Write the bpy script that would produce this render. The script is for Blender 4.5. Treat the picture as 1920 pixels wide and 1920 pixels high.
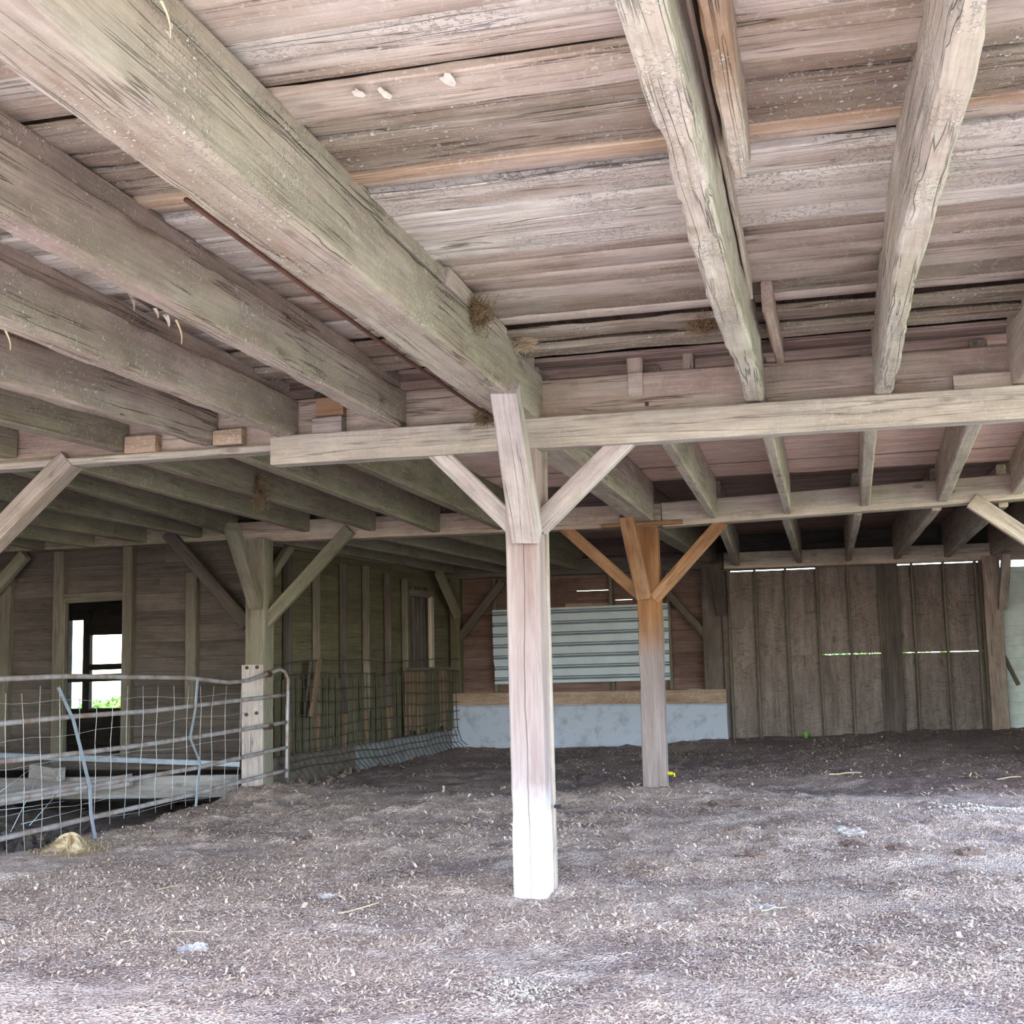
import bpy, math, random
import numpy as np
from mathutils import Vector, Matrix, Euler

for o in list(bpy.data.objects):
    bpy.data.objects.remove(o)
SC = bpy.context.scene
COL = SC.collection
rnd = random.Random(11)

# ------------------------------------------------------------------ camera
FOC, YAW, PITCH, ROLL, EYE = 2350.0, .245, .12, -.023, 1.45
_f = Vector((-math.sin(YAW), math.cos(YAW), 0)); _r = Vector((math.cos(YAW), math.sin(YAW), 0)); _u = Vector((0, 0, 1))
F2 = _f*math.cos(PITCH)+_u*math.sin(PITCH); U2 = _u*math.cos(PITCH)-_f*math.sin(PITCH)
R3 = _r*math.cos(ROLL)+U2*math.sin(ROLL); U3 = U2*math.cos(ROLL)-_r*math.sin(ROLL)
CAM = Vector((0, 0, EYE))
cd = bpy.data.cameras.new('camera'); cam = bpy.data.objects.new('camera', cd); COL.objects.link(cam)
cd.sensor_width = 36; cd.lens = FOC/1920*36; cd.clip_end = 500
cam.matrix_world = Matrix(((R3.x, U3.x, -F2.x, CAM.x), (R3.y, U3.y, -F2.y, CAM.y), (R3.z, U3.z, -F2.z, CAM.z), (0, 0, 0, 1)))
SC.camera = cam

# ------------------------------------------------------------------ light
SC.view_settings.view_transform = 'Standard'; SC.view_settings.look = 'None'
SC.view_settings.gamma = 1; SC.view_settings.use_curve_mapping = False
SC.view_settings.exposure = 1.78
W = bpy.data.worlds.new('world'); SC.world = W; W.use_nodes = True
nt = W.node_tree; nt.nodes.clear()
sky = nt.nodes.new('ShaderNodeTexSky'); sky.sky_type = 'NISHITA'; sky.sun_disc = False
sky.sun_elevation = math.radians(48); sky.sun_rotation = math.radians(160)
sky.air_density = 1.0; sky.dust_density = .7; sky.ozone_density = 1.0
bg = nt.nodes.new('ShaderNodeBackground'); bg.inputs[1].default_value = .52
wo = nt.nodes.new('ShaderNodeOutputWorld')
nt.links.new(sky.outputs[0], bg.inputs[0]); nt.links.new(bg.outputs[0], wo.inputs[0])
sd = bpy.data.lights.new('sun', 'SUN'); sd.energy = 3.4; sd.angle = math.radians(1.5); sd.color = (1, .97, .93)
sun = bpy.data.objects.new('sun', sd); COL.objects.link(sun)
sdir = Vector((.12, -.75, .95)).normalized()           # towards the sun: behind the camera, to the right
sun.rotation_euler = sdir.to_track_quat('Z', 'Y').to_euler()
sun.location = (6, -8, 14)
SC.cycles.max_bounces = 12; SC.cycles.diffuse_bounces = 8

# ------------------------------------------------------------------ pixel -> point helpers
def ray(px, py): return F2+R3*((px-960)/FOC)-U3*((py-960)/FOC)
def at(px, py, X=None, Y=None, Z=None):
    d = ray(px, py)
    t = (X-CAM.x)/d.x if X is not None else (Y-CAM.y)/d.y if Y is not None else (Z-CAM.z)/d.z
    return CAM+d*t
def atv(px, py, a, b):                                  # vertical plane through two ground points
    n = Vector((b[1]-a[1], a[0]-b[0], 0)); d = ray(px, py)
    return CAM+d*((Vector((a[0], a[1], 0))-CAM).dot(n)/d.dot(n))

# ------------------------------------------------------------------ noise
def _h(i, j, k, s):
    n = (i*374761393+j*668265263+k*2147483647+s*974634777) & 0xffffffff
    n = ((n ^ (n >> 13))*1274126177) & 0xffffffff
    return ((n ^ (n >> 16)) & 0xffff)/65535.0
def vnoise(p, s=0):
    p = np.asarray(p, float); i = np.floor(p).astype(np.int64); f = p-i; f = f*f*(3-2*f)
    x, y, z = i[:, 0], i[:, 1], i[:, 2]; r = 0
    for dx in (0, 1):
        for dy in (0, 1):
            for dz in (0, 1):
                w = (f[:, 0] if dx else 1-f[:, 0])*(f[:, 1] if dy else 1-f[:, 1])*(f[:, 2] if dz else 1-f[:, 2])
                r = r+w*_h(x+dx, y+dy, z+dz, s)
    return r*2-1
def fbm(p, s=0, o=4):
    p = np.asarray(p, float); a, r, t = 1, 0, 0
    for k in range(o):
        r = r+a*vnoise(p*(2**k)+17.3*k, s+k); t += a; a *= .5
    return r/t

# ------------------------------------------------------------------ object plumbing
WM = {}
def tag(o, label=None, cat=None, group=None, kind=None):
    if label: o['label'] = label
    if cat: o['category'] = cat
    if group: o['group'] = group
    if kind: o['kind'] = kind
    return o
def link(o, M, parent=None):
    COL.objects.link(o); WM[o.name] = M.copy()
    if parent is not None:
        o.parent = parent; o.matrix_basis = WM[parent.name].inverted() @ M
    else: o.matrix_basis = M
    return o
def empty(name, loc, **k):
    o = bpy.data.objects.new(name, None); o.empty_display_size = .1
    link(o, Matrix.Translation(Vector(loc))); tag(o, **k); return o
def mesh_obj(name, vs, fs, mat, M=None, parent=None, smooth=False):
    me = bpy.data.meshes.new(name); me.from_pydata([tuple(v) for v in vs], [], fs); me.update()
    if smooth: me.polygons.foreach_set('use_smooth', [True]*len(me.polygons))
    me.materials.append(mat)
    return link(bpy.data.objects.new(name, me), M or Matrix.Identity(4), parent)
SEED = [0]
def timber(name, a, b, w, h, mat, parent=None, up=(0, 0, 1), seg=.5, rough=.003, cham=.008, k=1, end_cut=None,
           w2=None, h2=None, gnaw=0., smooth=None, **tg):
    """rough-sawn stick from a to b: w along local y (sideways), h along local z (towards up)"""
    SEED[0] += 1; s = SEED[0]
    a = Vector(a); b = Vector(b); x = (b-a); L = x.length; x.normalize()
    y = Vector(up).cross(x).normalized(); z = x.cross(y)
    M = Matrix(((x.x, y.x, z.x, a.x), (x.y, y.y, z.y, a.y), (x.z, y.z, z.z, a.z), (0, 0, 0, 1)))
    w2 = w if w2 is None else w2; h2 = h if h2 is None else h2
    ring = []
    def side(p, q):
        for i in range(k): t = i/k; ring.append((p[0]+(q[0]-p[0])*t, p[1]+(q[1]-p[1])*t))
    c = min(cham, w*.3, h*.3); hw, hh = w/2, h/2
    P = [(-hw+c, -hh), (hw-c, -hh), (hw, -hh+c), (hw, hh-c), (hw-c, hh), (-hw+c, hh), (-hw, hh-c), (-hw, -hh+c)]
    for i in range(8):
        if i % 2 == 0: side(P[i], P[(i+1) % 8])
        else: ring.append(P[i])
    ring = np.array(ring); n = len(ring); N = max(1, int(L/seg))
    ts = np.linspace(0, 1, N+1); V = np.zeros((N+1, n, 3))
    for i, t in enumerate(ts):
        V[i, :, 0] = t*L; V[i, :, 1] = ring[:, 0]*(1+(w2/w-1)*t); V[i, :, 2] = ring[:, 1]*(1+(h2/h-1)*t)
    fl = V.reshape(-1, 3); q = fl*np.array([1.3, 4, 4])+s*13.7
    if rough > 0:
        cy = np.abs(fl[:, 1])/hw; cz = np.abs(fl[:, 2])/hh
        edge = np.clip((np.minimum(cy, cz)-.6)/.4, 0, 1)
        n1 = fbm(q*np.array([2, 2, 2]), s, 3); n2 = fbm(q*np.array([3, 3, 3])+9, s+5, 3)
        bow = vnoise(np.c_[fl[:, 0]*.5+s, fl[:, 0]*0, fl[:, 0]*0], s)*rough*1.5
        fl[:, 1] += np.sign(fl[:, 1])*n1*rough+bow; fl[:, 2] += np.sign(fl[:, 2])*n2*rough
        if gnaw > 0:
            g = np.clip(fbm(np.c_[fl[:, 0]*3+s, fl[:, 1]*2, fl[:, 2]*2], s+9, 4)-.05, 0, 1)*gnaw*edge*2
            fl[:, 1] -= np.sign(fl[:, 1])*g; fl[:, 2] -= np.sign(fl[:, 2])*g
        fl[:n, 0] += n1[:n]*rough; fl[-n:, 0] += n1[-n:]*rough
    if end_cut:                                        # slanted ends: x shift proportional to local z
        s0, s1 = end_cut; fl[:n, 0] += fl[:n, 2]*s0; fl[-n:, 0] += fl[-n:, 2]*s1
    fs = []
    for i in range(N):
        for j in range(n):
            j2 = (j+1) % n; fs.append((i*n+j, i*n+j2, (i+1)*n+j2, (i+1)*n+j))
    fs.append(tuple(range(n-1, -1, -1))); fs.append(tuple(N*n+j for j in range(n)))
    o = mesh_obj(name, fl, fs, mat, M, parent, smooth=(k > 2 if smooth is None else smooth))
    if k > 2 and smooth is not False: o.data.set_sharp_from_angle(angle=math.radians(38))
    return tag(o, **tg)
def tube_mesh(paths, r, sides=8, close=True):
    vs, fs = [], []
    for path in paths:
        pts = [Vector(p) for p in path]; b0 = len(vs)
        for i, p in enumerate(pts):
            d = (pts[min(i+1, len(pts)-1)]-pts[max(i-1, 0)]).normalized()
            u = Vector((0, 0, 1)) if abs(d.z) < .9 else Vector((1, 0, 0)); s1 = d.cross(u).normalized(); s2 = d.cross(s1)
            for j in range(sides):
                an = 2*math.pi*j/sides; vs.append(p+s1*(math.cos(an)*r)+s2*(math.sin(an)*r))
        for i in range(len(pts)-1):
            for j in range(sides):
                j2 = (j+1) % sides; fs.append((b0+i*sides+j, b0+i*sides+j2, b0+(i+1)*sides+j2, b0+(i+1)*sides+j))
        fs.append(tuple(b0+j for j in range(sides-1, -1, -1))); e = b0+(len(pts)-1)*sides; fs.append(tuple(e+j for j in range(sides)))
    return vs, fs
def tube(name, paths, r, mat, parent=None, sides=8, smooth=True, **tg):
    if not isinstance(paths[0], list): paths = [paths]
    o0 = Vector(paths[0][0]); ps = [[Vector(p)-o0 for p in pa] for pa in paths]
    vs, fs = tube_mesh(ps, r, sides)
    return tag(mesh_obj(name, vs, fs, mat, Matrix.Translation(o0), parent, smooth), **tg)

# ------------------------------------------------------------------ materials
def srgb(r, g, b):
    return tuple(((c/255)/12.92 if c/255 <= .04045 else ((c/255+.055)/1.055)**2.4) for c in (r, g, b))+(1,)
class NB:
    def __init__(s, name):
        s.m = bpy.data.materials.new(name); s.m.use_nodes = True; s.t = s.m.node_tree
        s.b = s.t.nodes['Principled BSDF']
    def n(s, kind, **kw):
        o = s.t.nodes.new('ShaderNode'+kind)
        for k, v in kw.items(): setattr(o, k, v)
        return o
    def l(s, a, b): s.t.links.new(a, b)
    def noise(s, vec, scale, detail=5, rough=.6, dist=0):
        o = s.n('TexNoise'); o.inputs['Scale'].default_value = scale; o.inputs['Detail'].default_value = detail
        o.inputs['Roughness'].default_value = rough; o.inputs['Distortion'].default_value = dist; s.l(vec, o.inputs['Vector']); return o.outputs['Fac']
    def ramp(s, fac, stops):
        o = s.n('ValToRGB'); e = o.color_ramp.elements
        while len(e) < len(stops): e.new(.5)
        for i, (p, c) in enumerate(stops): e[i].position = p; e[i].color = c if hasattr(c, '__len__') else (c, c, c, 1)
        s.l(fac, o.inputs[0]); return o.outputs[0]
    def mix(s, a, b, fac, mode='MIX'):
        o = s.n('Mix', data_type='RGBA', blend_type=mode)
        for sock, v in ((o.inputs[6], a), (o.inputs[7], b), (o.inputs[0], fac)):
            if isinstance(v, (int, float)): sock.default_value = v
            elif isinstance(v, tuple): sock.default_value = v
            else: s.l(v, sock)
        return o.outputs[2]
    def math(s, op, a, b=None):
        o = s.n('Math', operation=op)
        for i, v in enumerate((a, b)):
            if v is None: continue
            if isinstance(v, (int, float)): o.inputs[i].default_value = v
            else: s.l(v, o.inputs[i])
        return o.outputs[0]
    def scaled(s, vec, sc):
        o = s.n('VectorMath', operation='MULTIPLY'); o.inputs[1].default_value = sc; s.l(vec, o.inputs[0]); return o.outputs[0]
    def coords(s):
        tc = s.n('TexCoord'); oi = s.n('ObjectInfo'); m = s.math('MULTIPLY', oi.outputs['Random'], 37.)
        a = s.n('VectorMath', operation='ADD'); s.l(tc.outputs['Object'], a.inputs[0])
        c = s.n('CombineXYZ'); s.l(m, c.inputs[0]); s.l(m, c.inputs[1]); s.l(m, c.inputs[2]); s.l(c.outputs[0], a.inputs[1])
        return a.outputs[0], oi.outputs['Random'], tc.outputs['Object']
    def bump(s, h, strength, dist=.01):
        o = s.n('Bump'); o.inputs['Strength'].default_value = strength; o.inputs['Distance'].default_value = dist
        s.l(h, o.inputs['Height']); s.l(o.outputs[0], s.b.inputs['Normal'])
def wood(name, dark, mid, light, moss=0., mosscol=(128, 132, 88), crust=0., crustcol=(226, 220, 206), vary=.25, bump=.5, crack=.6,
         knots=.5, rot=0., rotcol=(92, 70, 58), rough=.88, pale=0., ply=False):
    b = NB(name); v, rn, raw = b.coords()
    g1 = b.noise(b.scaled(v, (.7, 5, 5)), 1.0, 6, .62, .4)
    base = b.ramp(g1, [(.28, srgb(*dark)), (.5, srgb(*mid)), (.74, srgb(*light))])
    fine = b.noise(b.scaled(v, (2.5, 70, 70)), 1.0, 4, .7, .3)
    base = b.mix(base, b.ramp(fine, [(.25, .62), (.7, 1.18)]), .8, 'MULTIPLY')
    if ply:
        w = b.noise(b.scaled(v, (3.2, 1.1, 1.)), 1.0, 2, .45, .5); w = b.math('FRACT', b.math('MULTIPLY', w, 24.))
        base = b.mix(base, b.ramp(w, [(.0, .6), (.12, .66), (.3, 1.0), (1, 1.05)]), .8, 'MULTIPLY')
    big = b.noise(b.scaled(v, (1, 1.6, 1.6)), 1.3, 5, .62)
    st = b.noise(b.scaled(v, (.9, 22, 22)), 1.0, 6, .75, .5)
    base = b.mix(base, b.ramp(st, [(.3, .5), (.46, .95), (.7, 1.1)]), .65, 'MULTIPLY')
    bl = b.noise(v, 4.5, 6, .7)
    base = b.mix(base, b.ramp(bl, [(.3, .72), (.55, 1.03)]), .7, 'MULTIPLY')
    if rot > 0: base = b.mix(base, srgb(*rotcol), b.math('MULTIPLY', b.ramp(big, [(.5-.1*rot, 0.), (.62, 1.)]), min(1, rot)))
    cr = b.noise(b.scaled(v, (.45, 16, 16)), 1.0, 3, .5, .15)
    crk = b.ramp(cr, [(.485, 0.), (.5, 1.), (.515, 0.)])
    crm = b.math('MULTIPLY', crk, b.ramp(b.noise(v, .9, 2), [(.42, 0.), (.54, 1.)]))
    base = b.mix(base, srgb(60, 46, 38), b.math('MULTIPLY', crm, crack))
    if knots > 0:
        vo = b.n('TexVoronoi'); vo.inputs['Scale'].default_value = 1; b.l(b.scaled(v, (1.6, 4.2, 4.2)), vo.inputs['Vector'])
        base = b.mix(base, srgb(88, 66, 52), b.math('MULTIPLY', b.ramp(vo.outputs['Distance'], [(.06, 1.), (.12, 0.)]), knots))
    if pale > 0:
        pl = b.noise(b.scaled(v, (.8, 3.2, 3.2)), 1.4, 6, .65)
        base = b.mix(base, srgb(214, 204, 198), b.math('MULTIPLY', b.ramp(pl, [(.48, 0.), (.66, 1.)]), pale))
    if moss > 0:
        mn = b.noise(v, 2.4, 6, .65)
        base = b.mix(base, srgb(*mosscol), b.math('MULTIPLY', b.ramp(mn, [(.38, 0.), (.62, 1.)]), moss))
    hgt = b.math('ADD', b.math('MULTIPLY', fine, .5), b.math('MULTIPLY', crm, -1.5))
    if crust > 0:
        c1 = b.noise(v, 42, 4, .7); c2 = b.noise(v, 1.9, 4, .6)
        cm = b.math('MULTIPLY', b.ramp(c1, [(.54, 0.), (.62, 1.)]), b.ramp(c2, [(.42, .1), (.6, 1.)]))
        base = b.mix(base, srgb(*crustcol), b.math('MULTIPLY', cm, crust))
        hgt = b.math('ADD', hgt, b.math('MULTIPLY', cm, 1.2*crust))
    hs = b.n('HueSaturation'); b.l(base, hs.inputs['Color'])
    b.l(b.math('ADD', b.math('MULTIPLY', rn, vary), 1-vary/2), hs.inputs['Value'])
    b.l(hs.outputs[0], b.b.inputs['Base Color']); b.b.inputs['Roughness'].default_value = rough
    b.b.inputs['Specular IOR Level'].default_value = .2
    b.bump(hgt, bump, .006); return b.m
M = {}
M['girder'] = wood('girder_wood', (144, 124, 108), (174, 160, 146), (196, 186, 172), moss=.3, mosscol=(172, 170, 146), crust=1., vary=.05, bump=1.)
M['joist_moss'] = wood('mossy_joist_wood', (134, 114, 104), (170, 152, 142), (196, 182, 170), moss=.32, mosscol=(164, 160, 134), crust=.8, rot=.35, rotcol=(124, 108, 98), vary=.1, bump=1.)
M['joist_green'] = wood('green_joist_wood', (118, 104, 94), (146, 132, 118), (164, 152, 136), moss=.35, mosscol=(138, 138, 106), crust=.25, vary=.2)
M['joist_white'] = wood('crusted_joist_wood', (176, 160, 146), (208, 198, 186), (228, 222, 212), moss=.35, mosscol=(176, 166, 138), crust=1., vary=.04, bump=1., rot=.45, rotcol=(150, 130, 108))
M['joist_stain'] = wood('brown_stained_joist_wood', (156, 132, 112), (192, 176, 160), (222, 214, 204), crust=.7, rot=.8, rotcol=(150, 118, 92), vary=.04, bump=1.)
M['joist_pale'] = wood('pale_joist_wood', (160, 142, 130), (190, 174, 162), (212, 198, 184), moss=.2, mosscol=(180, 174, 148), crust=.2, vary=.1)
M['beam'] = wood('grey_pink_beam_wood', (146, 120, 106), (176, 154, 140), (198, 182, 168), moss=.18, mosscol=(160, 158, 140), crust=.15, vary=.08, crack=.9)
M['ledger'] = wood('grey_ledger_wood', (150, 136, 126), (184, 172, 160), (206, 196, 184), moss=.3, mosscol=(156, 158, 150), crust=.2, vary=.06)
M['post'] = wood('pink_post_wood', (160, 146, 144), (186, 175, 173), (204, 197, 195), crust=.05, vary=.06, pale=.4)
M['brace'] = wood('brace_wood', (140, 124, 114), (168, 154, 146), (190, 178, 168), moss=.15, mosscol=(160, 158, 134), vary=.12)
M['greenpost'] = wood('green_post_wood', (106, 98, 90), (128, 120, 110), (148, 140, 128), moss=.35, mosscol=(114, 120, 90), vary=.12)
M['orange'] = wood('orange_post_wood', (132, 94, 68), (154, 116, 86), (170, 134, 104), vary=.12, knots=.3, pale=.1)
M['post2'] = wood('brown_post_wood', (134, 114, 102), (156, 138, 128), (172, 158, 150), vary=.06, knots=.4, pale=.3)
M['plank_clean'] = wood('clean_deck_plank_wood', (156, 138, 122), (192, 176, 160), (216, 206, 192), pale=.45, crust=.5, vary=.14, crack=.9, rot=.25, rotcol=(138, 116, 98))
M['plank_rot'] = wood('rotten_deck_plank_wood', (122, 106, 90), (162, 148, 130), (190, 180, 162), rot=.6, rotcol=(118, 88, 72), crust=.9, vary=.18, bump=1., pale=.2, moss=.2, mosscol=(140, 136, 120))
M['plank_white'] = wood('whitened_deck_plank_wood', (174, 158, 144), (210, 202, 190), (230, 226, 216), pale=.7, crust=.9, vary=.1, bump=1., rot=.2, rotcol=(140, 120, 104))
M['plank_orange'] = wood('fresh_deck_edge_wood', (162, 134, 110), (186, 160, 134), (200, 182, 158), vary=.1, crust=.35, pale=.3, rot=.3, rotcol=(140, 104, 78))
M['plank_pink'] = wood('pink_deck_board_wood', (214, 178, 158), (240, 208, 190), (246, 222, 208), vary=.1, knots=.25, pale=.1)
M['plank_dark'] = wood('dark_deck_board_wood', (128, 106, 98), (158, 136, 126), (180, 160, 150), vary=.25)
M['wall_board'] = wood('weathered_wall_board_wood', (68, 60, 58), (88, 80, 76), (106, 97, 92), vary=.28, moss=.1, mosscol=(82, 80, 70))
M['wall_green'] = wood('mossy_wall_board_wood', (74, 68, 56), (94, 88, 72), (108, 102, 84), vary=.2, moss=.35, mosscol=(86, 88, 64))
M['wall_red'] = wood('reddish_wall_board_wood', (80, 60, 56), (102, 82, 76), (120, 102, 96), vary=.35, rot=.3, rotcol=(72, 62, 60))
M['stud'] = wood('stud_wood', (88, 80, 72), (108, 100, 92), (126, 118, 108), vary=.2, moss=.2, mosscol=(98, 100, 80))
M['studred'] = wood('torn_stud_wood', (100, 82, 68), (122, 102, 84), (144, 122, 100), vary=.2)
M['ply'] = wood('plywood_sheet', (100, 88, 84), (120, 108, 104), (134, 123, 118), vary=.12, knots=.7, ply=True, bump=.2, pale=.1, crack=.1)
M['sill'] = wood('sill_timber_wood', (124, 100, 84), (152, 128, 112), (176, 156, 142), vary=.1, crust=.3)
M['greybeam'] = wood('grey_floor_timber', (110, 104, 104), (144, 138, 138), (176, 172, 172), vary=.2, crust=.2, pale=.2)

def plain(name, c, rough=.7, metal=0., scale=8, amt=.3, bump=.2, c2=None, thr=(.45, .65)):
    b = NB(name); v, rn, raw = b.coords(); n = b.noise(v, scale, 6, .65)
    c2 = c2 or tuple(int(x*.6) for x in c)
    b.l(b.mix(srgb(*c), srgb(*c2), b.math('MULTIPLY', b.ramp(n, [(thr[0], 0.), (thr[1], 1.)]), amt)), b.b.inputs['Base Color'])
    b.b.inputs['Roughness'].default_value = rough; b.b.inputs['Metallic'].default_value = metal
    b.bump(b.noise(v, scale*5, 4), bump, .004); return b.m
M['concrete'] = plain('limewashed_concrete', (160, 168, 184), .9, 0, 5, .75, .5, (120, 124, 128), (.5, .72))
M['concrete_old'] = plain('grimy_concrete', (122, 126, 130), .9, 0, 5, .8, .5, (84, 84, 84), (.42, .66))
M['metal'] = plain('white_sheet_metal', (164, 176, 188), .5, .0, 3, .4, .1, (138, 148, 156))
M['rust'] = plain('rusty_gate_pipe', (170, 168, 172), .6, .3, 5, .8, .3, (134, 104, 88), (.42, .62))
M['galv'] = plain('galvanised_strap', (178, 190, 204), .4, .5, 9, .3, .1)
M['wire'] = plain('galvanised_wire', (176, 178, 180), .5, .3, 20, .6, .1, (120, 100, 84))
M['oldwire'] = plain('old_fence_wire', (70, 64, 58), .7, .3, 20, .5, .1)
M['darkrust'] = plain('dark_rusty_rod', (104, 72, 56), .8, .2, 14, .6, .4, (70, 52, 44))
M['yellow'] = plain('yellow_plastic', (226, 210, 30), .4, 0, 8, .1, .05)
M['black'] = plain('black_plastic', (36, 36, 42), .4, 0, 8, .1, .05)
M['bolt'] = plain('rusty_bolt', (90, 70, 62), .7, .5, 30, .5, .2)
M['pale'] = plain('pale_bird_dropping', (224, 216, 204), .9, 0, 20, .2, .3)
M['clod'] = plain('grey_dried_clod', (182, 174, 170), .95, 0, 14, .8, 1., (128, 118, 120))
M['clodbrown'] = plain('brown_dried_clod', (126, 106, 98), .95, 0, 22, .8, 1., (92, 78, 74))
M['straw'] = plain('dry_straw', (204, 182, 150), .8, 0, 20, .3, .1)
M['nest'] = plain('nest_grass', (132, 108, 78), .95, 0, 20, .7, .3, (84, 66, 48))
M['grass'] = plain('green_grass', (122, 138, 84), .8, 0, 1.2, .6, .3, (96, 116, 62))
M['leaf'] = plain('green_leaves', (120, 176, 66), .6, 0, 2, .7, .2, (70, 124, 40))
M['debris'] = plain('dark_rubble', (96, 86, 80), .95, 0, 6, .8, .8, (60, 54, 50))
M['gravel'] = plain('pale_yard_gravel', (176, 174, 172), .95, 0, 3, .5, .8, (146, 144, 142))
M['white_siding'] = plain('faded_white_siding', (214, 226, 226), .7, 0, 4, .6, .3, (178, 184, 176))
M['darkwood'] = wood('dark_shed_wood', (66, 60, 56), (86, 78, 72), (104, 96, 88), vary=.1)
M['post_sky_glow'] = None
def sky_glow_post():
    """post with overexposed skylight painted white on its foot, fading upwards with a ragged edge"""
    b = NB('post_with_painted_sky_glow'); v, rn, raw = b.coords()
    g1 = b.noise(b.scaled(v, (.7, 5, 5)), 1.0, 6, .62, .4)
    base = b.ramp(g1, [(.3, srgb(140, 120, 116)), (.5, srgb(166, 150, 148)), (.72, srgb(184, 174, 172))])
    fine = b.noise(b.scaled(v, (2.5, 70, 70)), 1.0, 4, .7, .3)
    base = b.mix(base, b.ramp(fine, [(.25, .75), (.7, 1.12)]), .8, 'MULTIPLY')
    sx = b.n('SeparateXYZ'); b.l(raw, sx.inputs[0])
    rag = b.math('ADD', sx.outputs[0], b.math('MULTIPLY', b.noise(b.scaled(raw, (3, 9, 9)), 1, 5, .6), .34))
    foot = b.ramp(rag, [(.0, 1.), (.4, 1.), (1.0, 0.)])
    base = b.mix(base, srgb(250, 249, 252), foot)  # bright skylight on the foot, painted into the base colour
    # one long drying crack down the middle of the broad face
    cy = b.math('ABSOLUTE', b.math('ADD', sx.outputs[1], b.math('MULTIPLY', b.math('ADD', b.noise(b.scaled(raw, (1.1, 0, 0)), 1, 3, .5), -.5), .07)))
    ck = b.ramp(cy, [(.0, 1.), (.0022, 1.), (.0042, 0.)])
    base = b.mix(base, srgb(84, 60, 48), b.math('MULTIPLY', ck, .9))
    b.l(base, b.b.inputs['Base Color']); b.b.inputs['Roughness'].default_value = .85; b.b.inputs['Specular IOR Level'].default_value = .2
    b.bump(b.math('SUBTRACT', b.math('MULTIPLY', fine, .5), ck), .5, .006); return b.m
M['post_sky_glow'] = sky_glow_post()
def post_two():
    b = NB('brown_and_orange_post_wood'); v, rn, raw = b.coords()
    g1 = b.noise(b.scaled(v, (.7, 5, 5)), 1.0, 6, .62, .4)
    lo = b.ramp(g1, [(.3, srgb(120, 106, 102)), (.5, srgb(140, 127, 125)), (.72, srgb(156, 146, 146))])
    hi = b.ramp(g1, [(.3, srgb(124, 86, 60)), (.5, srgb(146, 106, 74)), (.72, srgb(162, 124, 92))])
    sx = b.n('SeparateXYZ'); b.l(raw, sx.inputs[0])
    mr = b.n('MapRange'); b.l(b.math('ADD', sx.outputs[0], b.math('MULTIPLY', b.noise(raw, 3, 4, .6), .5)), mr.inputs[0]); mr.inputs[1].default_value = 1.85; mr.inputs[2].default_value = 2.3
    base = b.mix(lo, hi, mr.outputs[0])
    fine = b.noise(b.scaled(v, (2.5, 70, 70)), 1.0, 4, .7, .3)
    base = b.mix(base, b.ramp(fine, [(.25, .65), (.7, 1.12)]), .8, 'MULTIPLY')
    b.l(base, b.b.inputs['Base Color']); b.b.inputs['Roughness'].default_value = .85; b.b.inputs['Specular IOR Level'].default_value = .2
    b.bump(fine, .4, .006); return b.m
M['post_two'] = post_two()
def dirt():
    b = NB('manure_and_chip_floor'); tc = b.n('TexCoord'); v = tc.outputs['Object']
    n1 = b.noise(v, .55, 5, .6); n2 = b.noise(v, 6, 6, .7)
    base = b.ramp(n2, [(.3, srgb(180, 156, 144)), (.5, srgb(216, 192, 180)), (.72, srgb(236, 214, 202))])
    vo = b.n('TexVoronoi'); vo.inputs['Scale'].default_value = 75; b.l(b.scaled(v, (1, .8, 1)), vo.inputs['Vector'])
    sep = b.n('SeparateColor'); b.l(vo.outputs['Color'], sep.inputs[0])
    base = b.mix(base, srgb(228, 212, 196), b.math('MULTIPLY', b.ramp(sep.outputs[0], [(.62, 0.), (.72, 1.)]), .6))
    base = b.mix(base, srgb(112, 98, 96), b.math('MULTIPLY', b.ramp(sep.outputs[1], [(.7, 0.), (.8, 1.)]), .5))
    dk = b.ramp(b.noise(b.scaled(v, (.55, 1.1, 1)), 1.0, 6, .68, .4), [(.47, 0.), (.6, 1.)])
    base = b.mix(base, srgb(116, 98, 98), b.math('MULTIPLY', dk, .6))
    # floor colour turns darker across the rear bays
    sx = b.n('SeparateXYZ'); b.l(v, sx.inputs[0])
    rear = b.ramp(b.math('ADD', b.math('MULTIPLY', sx.outputs[1], .1), b.math('MULTIPLY', n1, .5)), [(.0, 0.), (1., 0.)])
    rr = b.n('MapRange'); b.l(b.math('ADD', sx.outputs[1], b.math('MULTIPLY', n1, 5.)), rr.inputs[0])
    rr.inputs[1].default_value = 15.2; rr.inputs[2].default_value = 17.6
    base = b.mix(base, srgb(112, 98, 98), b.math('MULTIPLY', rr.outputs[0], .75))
    b.l(base, b.b.inputs['Base Color']); b.b.inputs['Roughness'].default_value = .95; b.b.inputs['Specular IOR Level'].default_value = .1
    b.bump(b.math('ADD', n2, b.math('MULTIPLY', vo.outputs['Distance'], .8)), .8, .02); return b.m
M['dirt'] = dirt()
def chipmat():
    b = NB('wood_chip'); at_ = b.n('Attribute'); at_.attribute_name = 'shade'
    b.l(b.ramp(at_.outputs['Fac'], [(0, srgb(112, 90, 82)), (.25, srgb(164, 138, 126)), (.5, srgb(206, 180, 162)), (.8, srgb(236, 212, 190)), (1, srgb(248, 238, 228))]), b.b.inputs['Base Color'])
    b.b.inputs['Roughness'].default_value = .9; return b.m
M['chip'] = chipmat()

# ------------------------------------------------------------------ levels and grid
Y1, Y2, Y3 = 8.03, 13.8, 20.3
DECK = 3.48

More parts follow.
